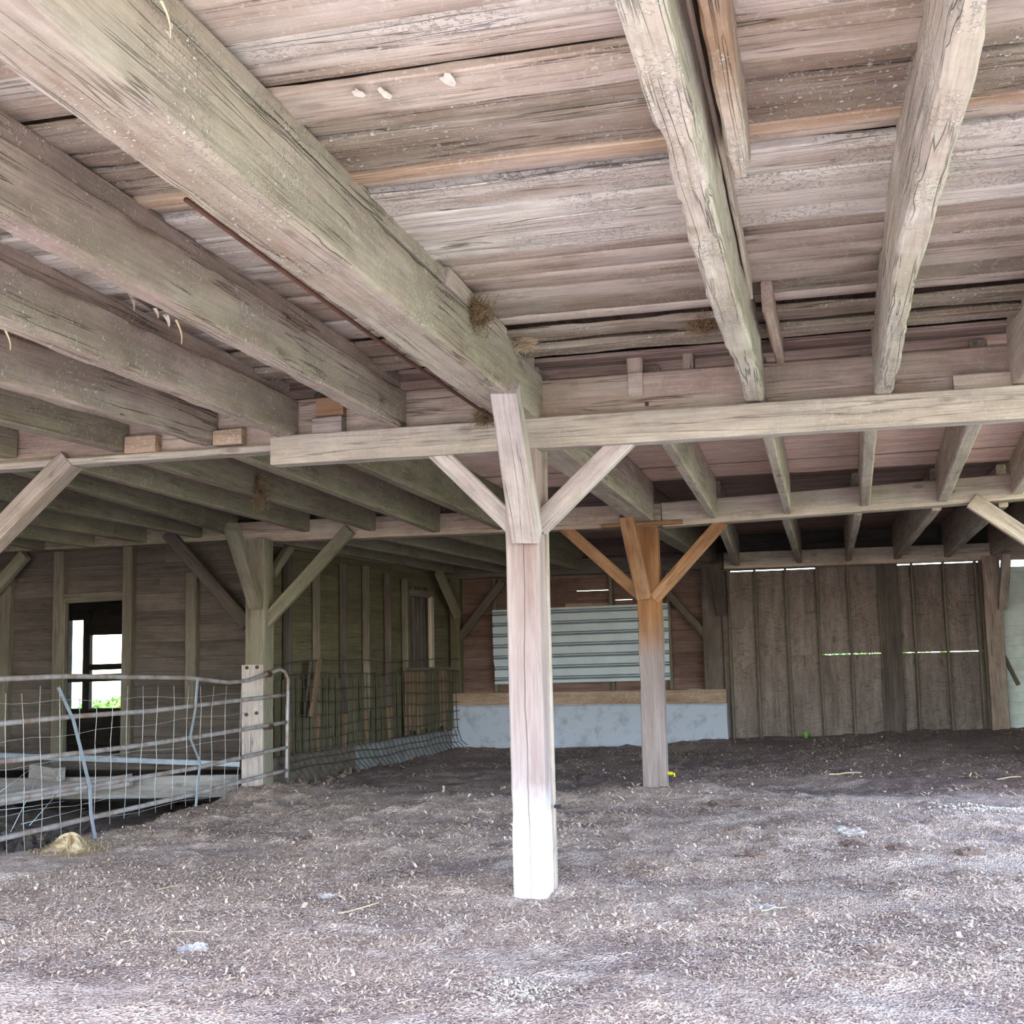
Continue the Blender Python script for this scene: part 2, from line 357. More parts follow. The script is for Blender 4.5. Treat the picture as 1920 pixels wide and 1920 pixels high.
# ------------------------------------------------------------------ floor
GA, GB = (-6.37, 8.7), (-6.37, 14.2)                      # gate line
def ground_z(x, y):
    x = np.asarray(x, float); y = np.asarray(y, float)
    q = np.c_[x.ravel(), y.ravel(), 0*x.ravel()]
    z = fbm(q*.55, 3, 3)*.05+fbm(q*2.2+5, 8, 4)*.035+np.clip(fbm(q*5+9, 12, 3), 0, 1)*.05+np.clip(fbm(q*9+3, 15, 3), 0, 1)*.02
    X, Yy = x.ravel(), y.ravel()
    z = z*np.clip((Yy-2)/3, .3, 1)
    z += np.clip((Yy-14)/6.3, 0, 1)*np.clip((X+4.5)/6, 0, 1)*.26+np.clip((Yy-15)/5, 0, 1)*.05
    for cx, cy, rr, hh in ((-1.95, 8.0, .7, -.0), (-1.95, 13.9, .9, .10), (-6.5, 13.7, 1.0, .10), (.1, 11.0, 1.1, .05), (-3.6, 17.0, 1.3, .06)):
        z += hh*np.exp(-((X-cx)**2+(Yy-cy)**2)/rr**2)
    pit = np.clip((-6.58-X+.25*fbm(np.c_[X*0, Yy*1.1, X*0], 4, 2))/.7, 0, 1)*np.clip((Yy-3)/2, 0, 1)
    z -= pit*.42
    return z.reshape(x.shape)
def gz(x, y): return float(ground_z(np.array([x]), np.array([y]))[0])
gx = np.arange(-12.0, 4.5, .055); gy = np.arange(.6, 20.6, .055)
GX, GY = np.meshgrid(gx, gy); GZ = ground_z(GX, GY)
nx, ny = len(gx), len(gy)
me = bpy.data.meshes.new('floor'); me.vertices.add(nx*ny)
me.vertices.foreach_set('co', np.c_[GX.ravel(), GY.ravel(), GZ.ravel()].ravel())
ii = (np.arange(ny-1)[:, None]*nx+np.arange(nx-1)[None, :]).ravel()
q = np.c_[ii, ii+1, ii+1+nx, ii+nx].ravel()
me.loops.add(len(q)); me.loops.foreach_set('vertex_index', q)
me.polygons.add(len(ii)); me.polygons.foreach_set('loop_start', np.arange(len(ii))*4); me.polygons.foreach_set('use_smooth', [True]*len(ii))
me.update(calc_edges=True); me.materials.append(M['dirt'])
floor = link(bpy.data.objects.new('floor', me), Matrix.Identity(4)); floor['kind'] = 'structure'; floor['label'] = 'trampled brown earth floor of the barn'

# outside ground: pale yard in front, grass elsewhere
def flat(name, x0, x1, y0, y1, z, mat, n=12):
    vs, fs = [], []
    for j in range(n+1):
        for i in range(n+1):
            vs.append((x0+(x1-x0)*i/n, y0+(y1-y0)*j/n, z+.03*math.sin(i*1.7+j)))
    for j in range(n):
        for i in range(n):
            k = j*(n+1)+i; fs.append((k, k+1, k+n+2, k+n+1))
    o = mesh_obj(name, vs, fs, mat, smooth=True); o['kind'] = 'structure'; return o
flat('yard_ground', -30, 12, -25, .9, -.06, M['gravel'])['label'] = 'pale gravel yard outside the open front of the barn'
flat('grass_ground', 4.3, 45, -25, 60, -.08, M['grass'])['label'] = 'grass beside the open right side of the barn'
flat('meadow_ground', -60, 4.3, 20.5, 70, -.12, M['grass'])['label'] = 'grass behind the barn'

# chips and shreds of bedding over the floor
def chips():
    rs = np.random.RandomState(4); C = []
    for (x0, x1, y0, y1, dens, sc) in ((-4.6, 1.3, 4.2, 6.6, 9000, .72), (-5.8, 1.9, 6.6, 9.4, 5200, .85), (-6.6, 2.6, 9.4, 13., 2000, 1.1), (-6.7, 3.4, 13., 20., 500, 1.4)):
        n = int((x1-x0)*(y1-y0)*dens); C.append(np.c_[rs.uniform(x0, x1, n), rs.uniform(y0, y1, n), np.full(n, sc)])
    C = np.concatenate(C); n = len(C)
    den = fbm(np.c_[C[:, 0]*.8, C[:, 1]*1.6, C[:, 0]*0], 77, 4)
    keep = rs.uniform(0, 1, n) < np.clip(.8-den*1.7, .12, 1)
    C = C[keep]; den = den[keep]; n = len(C)
    z = ground_z(C[:, 0], C[:, 1])
    L = rs.gamma(2.6, .0052, n)*C[:, 2]+.005; Wd = L*rs.uniform(.2, .5, n); an = rs.uniform(0, math.pi, n)
    tilt = rs.normal(0, .25, n); lift = .003+rs.uniform(0, .006, n)
    dx, dy = np.cos(an), np.sin(an); V = np.zeros((n, 6, 3))
    for k, (s, t) in enumerate(((-1, -1), (0, -1), (1, -1), (1, 1), (0, 1), (-1, 1))):
        V[:, k, 0] = C[:, 0]+dx*L*s*.5-dy*Wd*t*.5; V[:, k, 1] = C[:, 1]+dy*L*s*.5+dx*Wd*t*.5
        V[:, k, 2] = z+lift+tilt*L*s*.5+(.0022 if s == 0 else 0)+np.abs(tilt)*L*.3
    me = bpy.data.meshes.new('wood_chips'); me.vertices.add(n*6); me.vertices.foreach_set('co', V.ravel())
    b = np.arange(n)[:, None]*6; q = np.concatenate([b+np.array([[0, 1, 4, 5]]), b+np.array([[1, 2, 3, 4]])], 1).ravel()
    me.loops.add(len(q)); me.loops.foreach_set('vertex_index', q); me.polygons.add(2*n); me.polygons.foreach_set('loop_start', np.arange(2*n)*4)
    me.update(calc_edges=True)
    sh = np.clip(rs.beta(2.0, 2.2, n)-den*.25-(C[:, 1] > 14.5)*.15, 0, 1)
    a = me.attributes.new('shade', 'FLOAT', 'POINT'); a.data.foreach_set('value', np.repeat(sh, 6)); me.materials.append(M['chip'])
    o = link(bpy.data.objects.new('wood_chips', me), Matrix.Identity(4))
    tag(o, 'loose pale wood chips and straw bits strewn over the earth floor', 'wood chips', None, 'stuff')
chips()

# ------------------------------------------------------------------ ceiling planks (deck of the floor above)
ceiling = empty('ceiling', (0, 0, DECK)); ceiling['kind'] = 'structure'
A_, B_, C_, D_ = M['plank_clean'], M['plank_rot'], M['plank_white'], M['plank_orange']
rows = []
y = 1.58
while y < 2.95: rows.append((y, y+.27, 0, A_)); y += .275
rows += [(2.96, 3.27, 0, A_), (3.275, 3.552, 0, A_), (3.556, 3.715, .004, C_), (3.72, 3.885, 0, A_), (3.89, 4.125, -.035, B_), (4.15, 4.285, -.02, B_), (4.29, 4.60, -.03, B_),
         (4.605, 4.70, -.045, D_), (4.705, 4.815, -.03, A_), (4.835, 5.10, -.045, C_), (5.105, 5.31, -.05, C_), (5.315, 5.55, -.045, C_), (5.555, 5.72, -.05, C_),
         (5.725, 5.99, .0, A_), (5.995, 6.24, .002, A_), (6.245, 6.49, .0, A_), (6.495, 6.76, .002, A_), (6.765, 7.02, .0, C_), (7.025, 7.17, 0, A_), (7.18, 7.42, -.05, B_), (7.425, 7.66, -.09, B_), (7.67, 7.95, .0, B_)]
JX = [-10.6, -8.6, -7.0, -5.2, -3.62, -2.78, -1.93, -.38, .42, 1.22, 2.0, 2.9, 3.7]
for (ya, yb, dz, mt) in rows:
    w = yb-ya; near = yb > 2.9
    cuts = sorted(rnd.sample([c for c in JX if -9 < c < 3], 2)); xs = [-10.6]+cuts+[3.8]
    if near and mt is not A_ and -1.93 not in cuts: xs = sorted(xs+[-1.93])
    for xa, xb in zip(xs, xs[1:]):
        if xb-xa < .5: continue
        rr = {id(A_): .0025, id(B_): .009, id(C_): .006, id(D_): .004}[id(mt)]
        zz = DECK+.02+dz+rnd.uniform(-.008, .004)
        mm = mt if rnd.random() < .85 else rnd.choice([A_, C_, B_] if mt is not A_ else [A_])
        vis = near and xb > -6
        timber('plank', (xa, (ya+yb)/2, zz), (xb-.006, (ya+yb)/2+rnd.uniform(-.004, .004), zz), w, .04, mm, ceiling, up=(0, rnd.uniform(-.05, .05), 1),
               seg=.06 if (vis and rr > .003) else .3, k=6 if (vis and rr > .003) else 2, rough=rr if near else .002, cham=.006, smooth=vis, gnaw=.012 if mt is B_ else .006 if mt is C_ else 0)
y = 7.98
while y < Y2-.05:                                        # narrow pinkish boards of the middle bay
    w = .125
    dz = 0; mt = M['plank_pink']
    if 12.72 < y < 12.86: mt = M['plank_dark']; dz = .01
    xs = [-10.6, rnd.choice([-7, -5.2, -3.9]), rnd.choice([-.38, .42, 1.2]), 3.8]
    if y < 10: mt = rnd.choice([M['plank_pink'], M['plank_dark']])
    for xa, xb in zip(xs, xs[1:]):
        timber('plank', (xa, y+w/2, DECK-.03+dz), (xb-.004, y+w/2, DECK-.03+dz), w, .03, M['plank_dark'] if xb < -3 else mt, ceiling, seg=1.2, rough=.002, cham=.005)
    y += w+.003
y = Y2-.04
while y < Y3+.2:
    w = .22; xs = [-10.6 if y < 14.2 else -6.9, rnd.choice([-3.5, -2.6, -1.1]), 3.8]
    for xa, xb in zip(xs, xs[1:]):
        timber('plank', (xa, y+w/2, DECK-.03), (xb-.004, y+w/2, DECK-.03), w, .03, M['plank_dark'], ceiling, seg=1.5, rough=.002, cham=.006)
    y += w+.004
slab = timber('light_block_slab', (-3.6, 1.6, 3.64), (-3.6, 21.6, 3.64), 15.4, .16, M['plank_dark'], None, seg=30, rough=0)  # unseen slab added over the deck to block light from above
slab['kind'] = 'structure'; slab['label'] = 'unseen slab added above the deck planks to block light'

# ------------------------------------------------------------------ row beams, ledgers
beamT = lambda name, a, b, w, h, m, label, cat, **k: timber(name, a, b, w, h, m, label=label, cat=cat, seg=.12, k=3, rough=.004, smooth=False, **k)
# row 1: upper cross beam in lengths between the joists, ledger plank below it
tb = beamT('cross_beam', (-10.6, Y1+.14, 3.16), (-2.02, Y1+.14, 3.17), .24, .32, M['beam'], 'long pinkish cross beam at the left of the front post, joists landing on its face', 'beam')
beamT('cross_beam', (-1.80, Y1+.14, 3.185), (3.8, Y1+.12, 3.175), .24, .29, M['beam'], 'pinkish cross beam right of the front post, above the long ledger', 'beam', gnaw=.006)
beamT('ledger_timber', (-3.70, Y1-.04, 2.955), (3.8, Y1-.06, 2.93), .14, .205, M['ledger'], 'long grey ledger timber bolted under the joist ends over the front post', 'beam')
beamT('bearing_plate', (-10.6, Y1+.03, 2.985), (-3.71, Y1+.03, 2.985), .16, .05, M['ledger'], 'thin grey bearing strip under the left cross beam, ending at the ledger', 'beam')
# mortise blocks on row 1
def blk(px0, py0, px1, py1, Yp, dep, mat, label, cat='block', name='wood_block'):
    a = at(px0, py0, Y=Yp); b = at(px1, py1, Y=Yp); zc = (a.z+b.z)/2; hh = abs(a.z-b.z)
    return timber(name, (a.x, Yp, zc), (b.x, Yp, zc), dep, hh, mat, seg=.05, rough=.003, label=label, cat=cat)
blk(405, 808, 458, 833, Y1-.02, .10, M['plank_orange'], 'short pinkish block with nail holes right of the third left joist end')
blk(240, 820, 297, 848, Y1-.02, .10, M['plank_orange'], 'short block with two nail holes right of the fourth left joist end')
blk(590, 785, 645, 815, Y1-.03, .09, M['brace'], 'pale split block wedged right of the second left joist end, below the orange one')
blk(597, 748, 648, 780, Y1+.0, .09, M['orange'], 'rounded orange block right of the second left joist end')
blk(1786, 706, 1898, 735, Y1-.03, .08, M['beam'], 'stub of board nailed on the cross beam at the right edge')
tb2 = blk(1178, 700, 1206, 742, Y1+.012, .02, M['joist_pale'], 'pale strip set in the notch of the right cross beam', name='notch_strip')
for (px0, px1, lab) in ((1178, 1207, 'square block standing on the right cross beam above its notch'), (1282, 1302, 'narrow block standing on the right cross beam beside the crusted joist')):
    a = at(px0, 690, Y=Y1+.1); b = at(px1, 690, Y=Y1+.1)
    timber('spacer_block', ((a.x+b.x)/2, Y1+.1, 3.33), ((a.x+b.x)/2, Y1+.1, DECK-.04), b.x-a.x, .12, M['beam'], up=(0, 1, 0), seg=.1, label=lab, cat='block')
# row 2
def zrow2(x): return 2.955
beamT('cross_beam', (-6.85, Y2+.12, 3.09), (-1.75, Y2+.12, 3.05), .24, .25, M['beam'], 'brown cross beam between the left post and the orange-topped post', 'beam')
p0 = at(1280, 985, Y=Y2); p1 = at(1920, 932, Y=Y2)
beamT('cross_beam', (-1.74, Y2+.12, p0.z+.13), (3.8, Y2+.12, 3.21), .24, .27, M['joist_pale'], 'paler cross beam running right from the orange-topped post', 'beam')
beamT('wall_plate', (-10.6, Y2+.14, 3.10), (-6.86, Y2+.12, 3.11), .2, .2, M['joist_green'], 'mossy plate on top of the boarded wall with the doorway', 'beam')
# row 3 plate
beamT('wall_plate', (-6.4, Y3-.05, 3.00), (-1.6, Y3-.05, 3.0), .24, .26, M['wall_board'], 'dark plate above the reddish rear wall', 'beam')
beamT('wall_plate', (-1.58, Y3-.05, 2.99), (3.8, Y3-.05, 2.96), .24, .26, M['joist_pale'], 'plate above the plywood panels, rafters landing on it', 'beam')
timber('wall_plate', (-6.72, Y2+.2, 3.06), (-6.2, Y3, 3.06), .2, .2, M['joist_green'], seg=.4, label='mossy plate over the left wall with the torn studs', cat='beam')
# front row 0 (outside the frame, carries the joist ends)
beamT('cross_beam', (-10.6, 1.9, 2.93), (3.8, 1.9, 2.93), .24, .24, M['beam'], 'front cross beam over the open side, nearest the viewer', 'beam')

# ------------------------------------------------------------------ girder line, joists
GR = 'floor joists of the near bay'
timber('girder', (-1.92, 1.75, 3.205), (-1.925, Y1+.02, 3.205), .27, .31, M['girder'], seg=.045, k=9, rough=.006, cham=.014, gnaw=.012,
       label='big crusted girder running to the front post from the upper left', cat='beam')
timber('girder_cap_plank', (-1.925, 1.75, 3.412), (-1.93, 5.9, 3.412), .265, .085, M['girder'], seg=.1, k=3, label='pale plank lying along the top of the big crusted girder', cat='board')  # cap plank along the top of the girder
timber('girder_cap_plank', (-1.90, 5.95, 3.42), (-1.92, 7.95, 3.42), .22, .10, M['joist_pale'], seg=.1, k=3, label='shorter plank on top of the big girder by the bird nest', cat='board')
def joist(name, x0, x1, y0, y1, zb, zt, w, mat, label, group=None, cap=None, dense=False, cat='joist', zb1=None):
    zb1 = zb if zb1 is None else zb1
    o = timber(name, (x0, y0, (zb+zt)/2), (x1, y1, (zb1+zt)/2), w, zt-zb, mat, seg=.035 if dense else .3, k=9 if dense else 2,
               rough=(.011 if mat in (M['joist_white'], M['joist_stain']) else .007) if dense else .003, cham=.012, gnaw=(.024 if mat is M['joist_white'] else .016) if dense else .004, h2=zt-zb1, smooth=dense, label=label, cat=cat, group=group)
    return o
joist('floor_joist', -2.775, -2.79, 1.5, Y1+.0, 3.055, 3.325, .12, M['joist_moss'], 'first mossy joist left of the big crusted girder', GR, dense=True)
joist('floor_joist', -3.625, -3.60, 1.5, Y1+.0, 3.045, 3.325, .12, M['joist_moss'], 'second mossy joist left of the big girder, dark stain halfway', GR, dense=True)
joist('floor_joist', -4.62, -4.22, 3.2, Y1+.0, 3.04, 3.325, .12, M['joist_moss'], 'third mossy joist left of the big girder', GR, dense=True)
joist('floor_joist', -5.32, -4.93, 4.2, Y1+.0, 3.04, 3.34, .12, M['joist_green'], 'fourth joist left of the big girder', GR)
joist('floor_joist', -6.05, -5.85, 4.2, Y1+.0, 3.05, 3.34, .12, M['joist_green'], 'fifth joist left of the big girder, at the left edge', GR)
for i, (xa, xb, ya, lab) in enumerate(((-2.80, -2.81, 1.5, 'upper board lying on the first mossy joist'), (-3.66, -3.64, 1.5, 'upper board lying on the second mossy joist'), (-4.67, -4.27, 3.2, 'upper board lying on the third mossy joist'), (-5.35, -4.97, 4.2, 'upper board lying on the fourth left joist'), (-6.08, -5.88, 4.2, 'upper board lying on the fifth left joist'))):
    timber('packing_board', (xa, ya, 3.385), (xb, Y1-.02, 3.385), .085, .12, M['joist_moss'] if i < 3 else M['joist_green'], seg=.1, k=3, rough=.005, label=lab, cat='board', group='packing boards on the left joists')
joist('floor_joist', -.365, -.385, 1.5, Y1+.0, 3.06, DECK, .125, M['joist_white'], 'whitish bird-crusted joist right of the big girder', GR, dense=True)
joist('floor_joist', .43, .395, 1.5, Y1+.0, 3.05, DECK, .105, M['joist_white'], 'thick whitish joist with flaking left side, right of the short cut-off joist end', GR, dense=True)
joist('floor_joist', 1.25, 1.19, 1.5, Y1+.0, 3.05, DECK, .11, M['joist_pale'], 'joist at the upper right edge above the board stub', GR, dense=True)
joist('floor_joist', 2.05, 2.0, 1.5, Y1, 3.05, DECK, .11, M['joist_pale'], 'joist just beyond the right edge in the near bay', GR)
joist('floor_joist', 2.85, 2.8, 1.5, Y1, 3.05, DECK, .11, M['joist_pale'], 'outermost right joist of the near bay', GR)
joist('joist_remnant', -.21, -.215, 1.5, 4.50, 3.20, DECK, .075, M['joist_stain'], 'brown-stained joist end beside the crusted joist, cut off short', dense=True)
joist('joist_stub', -.235, -.215, 6.75, 7.98, 3.30, DECK, .06, M['beam'], 'short dark joist stub beside the crusted joist near the cross beam')
timber('side_plank', (-.30, 3.0, 3.40), (-.315, 6.6, 3.40), .02, .12, M['joist_pale'], seg=.1, label='thin strip nailed along the crusted joist', cat='board')

# middle bay joists: near point seen under the ledger, far point on the row 2 beam
G2 = 'floor joists of the middle bay'
mid = [((665, 865), (948, 993), 'first joist left of the middle-bay girder, passing behind the front post'),
       ((440, 849), (825, 998), 'second joist left of the middle-bay girder, cracked near its far end'),
       ((272, 864), (705, 995), 'third middle-bay joist left of the girder, hay tuft hanging on it'),
       ((142, 877), (580, 992), 'fourth middle-bay joist left of the girder, ending in a rotten stub'),
       ((40, 885), (445, 985), 'fifth middle-bay joist, wide grey underside above the left post brace'),
       ((80, 957), (377, 1008), 'sixth middle-bay joist, green, ending on the boarded wall plate'),
       ((50, 987), (273, 1017), 'seventh middle-bay joist, green, ending above the doorway'),
       ((30, 1007), (175, 1026), 'eighth middle-bay joist, short green length in view'),
       ((20, 1020), (80, 1032), 'ninth middle-bay joist at the far left, barely in view')]
for i, (n, f, lab) in enumerate(mid):
    b = at(*f, Y=Y2); a = at(*n, Z=3.0)
    k = (a.x-b.x)/(a.y-b.y); k = max(-.2, min(.2, k)); w = .11; zb = min(3.06, max(2.97, b.z))
    xa = a.x+k*(Y1+.22-a.y)
    joist('floor_joist', xa-w/2, b.x-w/2, Y1+.27, Y2+.02, 2.995 if i < 5 else 3.03, DECK-.05, w, M['joist_green'], lab, G2, zb1=zb)
gm = joist('girder', -1.93, -1.955, Y1+.05, Y2+.1, 2.98, DECK-.05, .25, M['joist_pale'], 'middle-bay girder between the front post and the orange-topped post', cat='beam')
for (n, f, w, lab) in (((1232, 827), (1330, 975), .09, 'first joist right of the middle-bay girder'), ((1428, 820), (1470, 965), .085, 'second joist right of the middle-bay girder, wavy bark edge'),
                       ((1618, 806), (1613, 950), .10, 'third joist right of the middle-bay girder, nearly end-on'), ((1812, 800), (1757, 942), .11, 'fourth joist right of the middle-bay girder, pale patches below'),
                       ((1990, 795), (1898, 925), .11, 'fifth joist right of the middle-bay girder, at the right edge')):
    a = at(*n, Z=3.0); b = at(*f, Y=Y2); k = (a.x-b.x)/(a.y-b.y); xa = a.x+k*(Y1+.22-a.y)
    joist('floor_joist', xa+w/2, b.x+w/2, Y1+.27, Y2+.05, 3.0, DECK-.05, w, M['joist_pale'], lab, G2, zb1=max(2.98, min(3.07, b.z)))
# rear bay joists
G3 = 'floor joists of the rear bay'
for (px, py, w, lab, x2) in ((1382, 1060, .1, 'first rear-bay joist right of the orange-topped post', -1.15), (1470+30, 1066, .09, 'second rear-bay joist right of the orange-topped post', -.42), (1592, 1068, .09, 'third rear-bay joist right of the orange-topped post', .36), (1682, 1069, .10, 'fourth rear-bay joist right of the orange-topped post', 1.18), (1775, 1060, .10, 'fifth rear-bay joist right of the orange-topped post', 1.85), (1860, 1052, .1, 'sixth rear-bay joist, dark, at the right edge', 2.6)):
    b = at(px, py, Y=Y3)
    joist('floor_joist', x2, b.x, Y2+.26, Y3, 2.97, DECK-.05, w, M['joist_pale'], lab, G3, zb1=2.9)
for (n, f, lab) in (((560, 1000), (950, 1100), 'third rear-bay joist left of the orange-topped post, nearest the left wall'), ((700, 1003), (1010, 1085), 'second rear-bay joist left of the orange-topped post'), ((828, 998), (1090, 1085), 'first rear-bay joist left of the orange-topped post, in the dark')):
    a = at(*n, Z=3.0); b = at(*f, Y=Y3)
    joist('floor_joist', a.x+.0, min(b.x, a.x+1.1), Y2+.26, Y3, 2.97, DECK-.05, .1, M['joist_green'], lab, G3, zb1=2.93)
joist('girder', -1.98, -1.80, Y2+.26, Y3, 2.96, DECK-.05, .22, M['joist_green'], 'rear-bay girder behind the orange-topped post', cat='beam')
joist('floor_joist', -6.45, -6.1, Y2+.26, Y3, 2.96, DECK-.05, .12, M['joist_green'], 'dark rear-bay joist lying along the left wall plate', G3)

# ------------------------------------------------------------------ posts and braces
def post(name, x, y, w, d, z0, z1, mat, label, **k):
    return timber(name, (x, y, z0), (x+k.pop('lean', 0), y, z1), w, d, mat, up=(0, 1, 0), seg=.08, k=4, rough=.004, cham=.01, smooth=False, label=label, cat='post', **k)
# front post: left face px 948..1010, base at 1665
pL = at(963, 1665, Y=7.93); pR = at(1027, 1668, Y=7.93); tL = at(949, 1000, Y=7.93); tR = at(1012, 1000, Y=7.93)
cxb, cxt = (pL.x+pR.x)/2, (tL.x+tR.x)/2; wp = (pR.x-pL.x+tR.x-tL.x)/2
front_post = timber('support_post', (cxb, 8.02, -.12), (cxt, 8.02, 3.06), wp, .19, M['post_sky_glow'], up=(0, 1, 0), seg=.06, k=5, rough=.004, cham=.01, gnaw=.01, smooth=False,
                    label='big squared front post in the middle, sky glow painted on its foot, long crack', cat='post')
fp2 = timber('side_plank', (cxb+wp/2-.02, 8.14, -.1), (cxt+wp/2-.02, 8.14, 2.86), .07, .055, M['brace'], up=(0, 1, 0), seg=.1, gnaw=.008, label='narrow board standing against the back right edge of the front post', cat='board')
def brace(a, b, w, h, mat, label, **k):
    d = (Vector(b)-Vector(a)); e = d.normalized()
    up = Vector((0, 1, 0)) if abs(e.y) < .5 else Vector((1, 0, 0))
    return timber('knee_brace', a, b, w, h, mat, up=up, seg=.1, k=2, rough=.003, cham=.008, label=label, cat='brace', **k)
def xbrace(ftop, fbot, Y, w, mat, label, dep=.09):       # brace lying in a frame plane of constant Y
    a = at(*fbot, Y=Y); b = at(*ftop, Y=Y); e = (b-a).normalized(); 
    return brace(a-e*.10, b+e*.08, w, dep, mat, label)
xbrace((828, 855), (950, 972), Y1-.01, .125, M['post'], 'pinkish knee brace left of the front post, speckled white')
xbrace((1168, 830), (1030, 968), Y1-.0, .14, M['post'], 'pinkish knee brace right of the front post')
a = at(985, 995, Y=7.84); b = at(948, 735, Z=3.06)
timber('knee_brace', a+(a-b).normalized()*.02, b+(b-a).normalized()*.02, .17, .13, M['post'], up=(1, 0, 0), seg=.1, k=3, rough=.003, label='knee brace on the face of the front post rising to the big girder', cat='brace') if False else None
e = (b-a).normalized()
timber('knee_brace', a-e*.05, b+e*.03, .185, .14, M['post'], up=Vector((0, 1, 1)).normalized(), seg=.08, k=3, rough=.003, w2=.16, label='knee brace on the face of the front post rising to the big girder', cat='brace')
# second post, orange top
qL = at(1208, 1492, Y=13.82); qR = at(1250, 1488, Y=13.82); uL = at(1187, 1010, Y=13.82); uR = at(1234, 1010, Y=13.82)
w2_ = (qR.x-qL.x+uR.x-uL.x)/2
timber('support_post', ((qL.x+qR.x)/2, 13.93, -.1), ((uL.x+uR.x)/2, 13.93, 2.93), w2_, .2, M['post_two'], up=(0, 1, 0), seg=.08, k=4, gnaw=.01, rough=.005, smooth=False, label='second post, brown below and orange above, behind and right of the front post', cat='post')
ca = at(1128, 992, Y=13.78); cb = at(1280, 986, Y=13.78)
timber('cap_board', (ca.x, 13.86, 2.945), (cb.x, 13.86, 2.955), .24, .045, M['orange'], seg=.1, label='yellowish cap board lying on top of the second post', cat='board')
xbrace((1068, 998), (1192, 1108), 13.86, .13, M['orange'], 'orange knee brace left of the second post')
xbrace((1345, 988), (1237, 1110), 13.86, .14, M['orange'], 'orange knee brace right of the second post')
a = at(1205, 1112, Y=13.72); b = at(1174, 970, Z=2.985); e = (b-a).normalized()
timber('knee_brace', a-e*.05, b+e*.02, .15, .12, M['orange'], up=Vector((0, 1, 1)), seg=.1, k=2, label='orange knee brace leaning forward from the second post to the girder', cat='brace')
# left post
lL = at(456, 1480, Y=13.6); lR = at(493, 1480, Y=13.6)
timber('support_post', ((lL.x+lR.x)/2, 13.75, -.15), ((lL.x+lR.x)/2+.01, 13.75, 2.98), (lR.x-lL.x), .26, M['greenpost'], up=(0, 1, 0), seg=.08, k=4, gnaw=.008, smooth=False, label='left post of the middle row standing behind the pipe gate', cat='post')
timber('facing_board', ((lL.x+lR.x)/2-.01, 13.60, .02), ((lL.x+lR.x)/2-.01, 13.60, 1.5), (lR.x-lL.x)+.02, .03, M['post'], up=(0, 1, 0), seg=.1, k=2, label='pale board bolted on the lower face of the left post', cat='board')
xbrace((648, 1002), (500, 1165), 13.75, .15, M['greenpost'], 'long mossy knee brace right of the left post')
xbrace((322, 1008), (455, 1160), 13.80, .15, M['wall_board'], 'brown knee brace left of the left post against the boarded wall')
a = at(478, 1130, Y=13.55); b = at(435, 990, Z=3.0); e = (b-a).normalized()
timber('knee_brace', a-e*.05, b+e*.02, .15, .12, M['greenpost'], up=Vector((0, 1, 1)), seg=.1, k=2, label='green-edged knee brace leaning forward from the left post', cat='brace')
a = at(512, 1075, X=-6.55); brace(a, (a.x, a.y+.75, a.z+.55), .12, .08, M['greenpost'], 'short knee brace behind the left post, rising to the rear')
# row 1, far left brace
a = at(-30, 1030, Y=Y1+.02); b = at(118, 880, Y=Y1+.02); e = (b-a).normalized()
brace(a-e*.3, b+e*.10, .15, .16, M['brace'], 'thick pale knee brace at the left edge under the cross beam')
post('support_post', -6.62, Y1+.05, .24, .24, -.45, 2.95, M['greenpost'], 'row post beyond the left edge carrying the thick pale brace')
a = at(48, 1040, Y=13.85); b = at(-30, 1130, Y=13.85); brace(b, a, .15, .1, M['greenpost'], 'dark mossy brace at the far left on the boarded wall')
# right row 2 post off frame with brace in view
a = at(1826, 942, Y=Y2+.02); b = at(1945, 1022, Y=Y2+.02); e = (b-a).normalized()
brace(b+e*.62, a-e*.03, .17, .1, M['joist_pale'], 'pale cracked knee brace at the right edge under the middle-row beam')
post('support_post', 2.72, Y2+.1, .22, .22, -.05, 3.05, M['brace'], 'middle-row post just beyond the right edge')
post('support_post', 2.72, Y1+.1, .22, .22, -.1, 3.0, M['brace'], 'first-row post beyond the right edge')
post('support_post', 2.72, 1.9, .22, .22, -.1, 2.82, M['brace'], 'front-row post at the right, beside the viewer')
post('support_post', -6.62, 1.9, .22, .22, -.1, 2.82, M['brace'], 'front-row post at the left, beside the viewer')
# rear posts
def rpost(pxl, pxr, pyb, mat, lab, z0=None, z1=2.9, Y=Y3-.18, d=.22):
    a = at(pxl, pyb, Y=Y); b = at(pxr, pyb, Y=Y); t = at(pxl-(.02*(pyb-1070)+0), 1070, Y=Y)
    return timber('wall_post', ((a.x+b.x)/2, Y+d/2, a.z if z0 is None else z0), ((a.x+b.x)/2, Y+d/2, z1), b.x-a.x, d, mat, up=(0, 1, 0), seg=.1, k=3, gnaw=.006, label=lab, cat='post')
rpost(846, 864, 1300, M['wall_green'], 'rear corner post where the left wall meets the reddish wall', z0=.8)
rpost(1322, 1358, 1300, M['wall_board'], 'rear wall post left of the plywood panels, on the sill', z0=.85)
rpost(1862, 1896, 1375, M['post2'], 'rear wall post right of the plywood panels, reaching the floor', z0=.1)
xbrace((938, 1098), (866, 1190), Y3-.12, .13, M['wall_board'], 'dark knee brace right of the rear corner post')
xbrace((1255, 1115), (1322, 1190), Y3-.12, .12, M['wall_board'], 'dark knee brace left of the rear post beside the plywood')
a = at(846, 1168, Y=20.0); b = at(815, 1095, X=-6.1); b = Vector((-6.05, a.y-.75, 2.93)); timber('knee_brace', Vector((-5.98, 20.05, 2.25)), b, .12, .12, M['greenpost'], up=Vector((0, 1, 1)), seg=.2, label='knee brace leaning forward from the rear corner post', cat='brace')
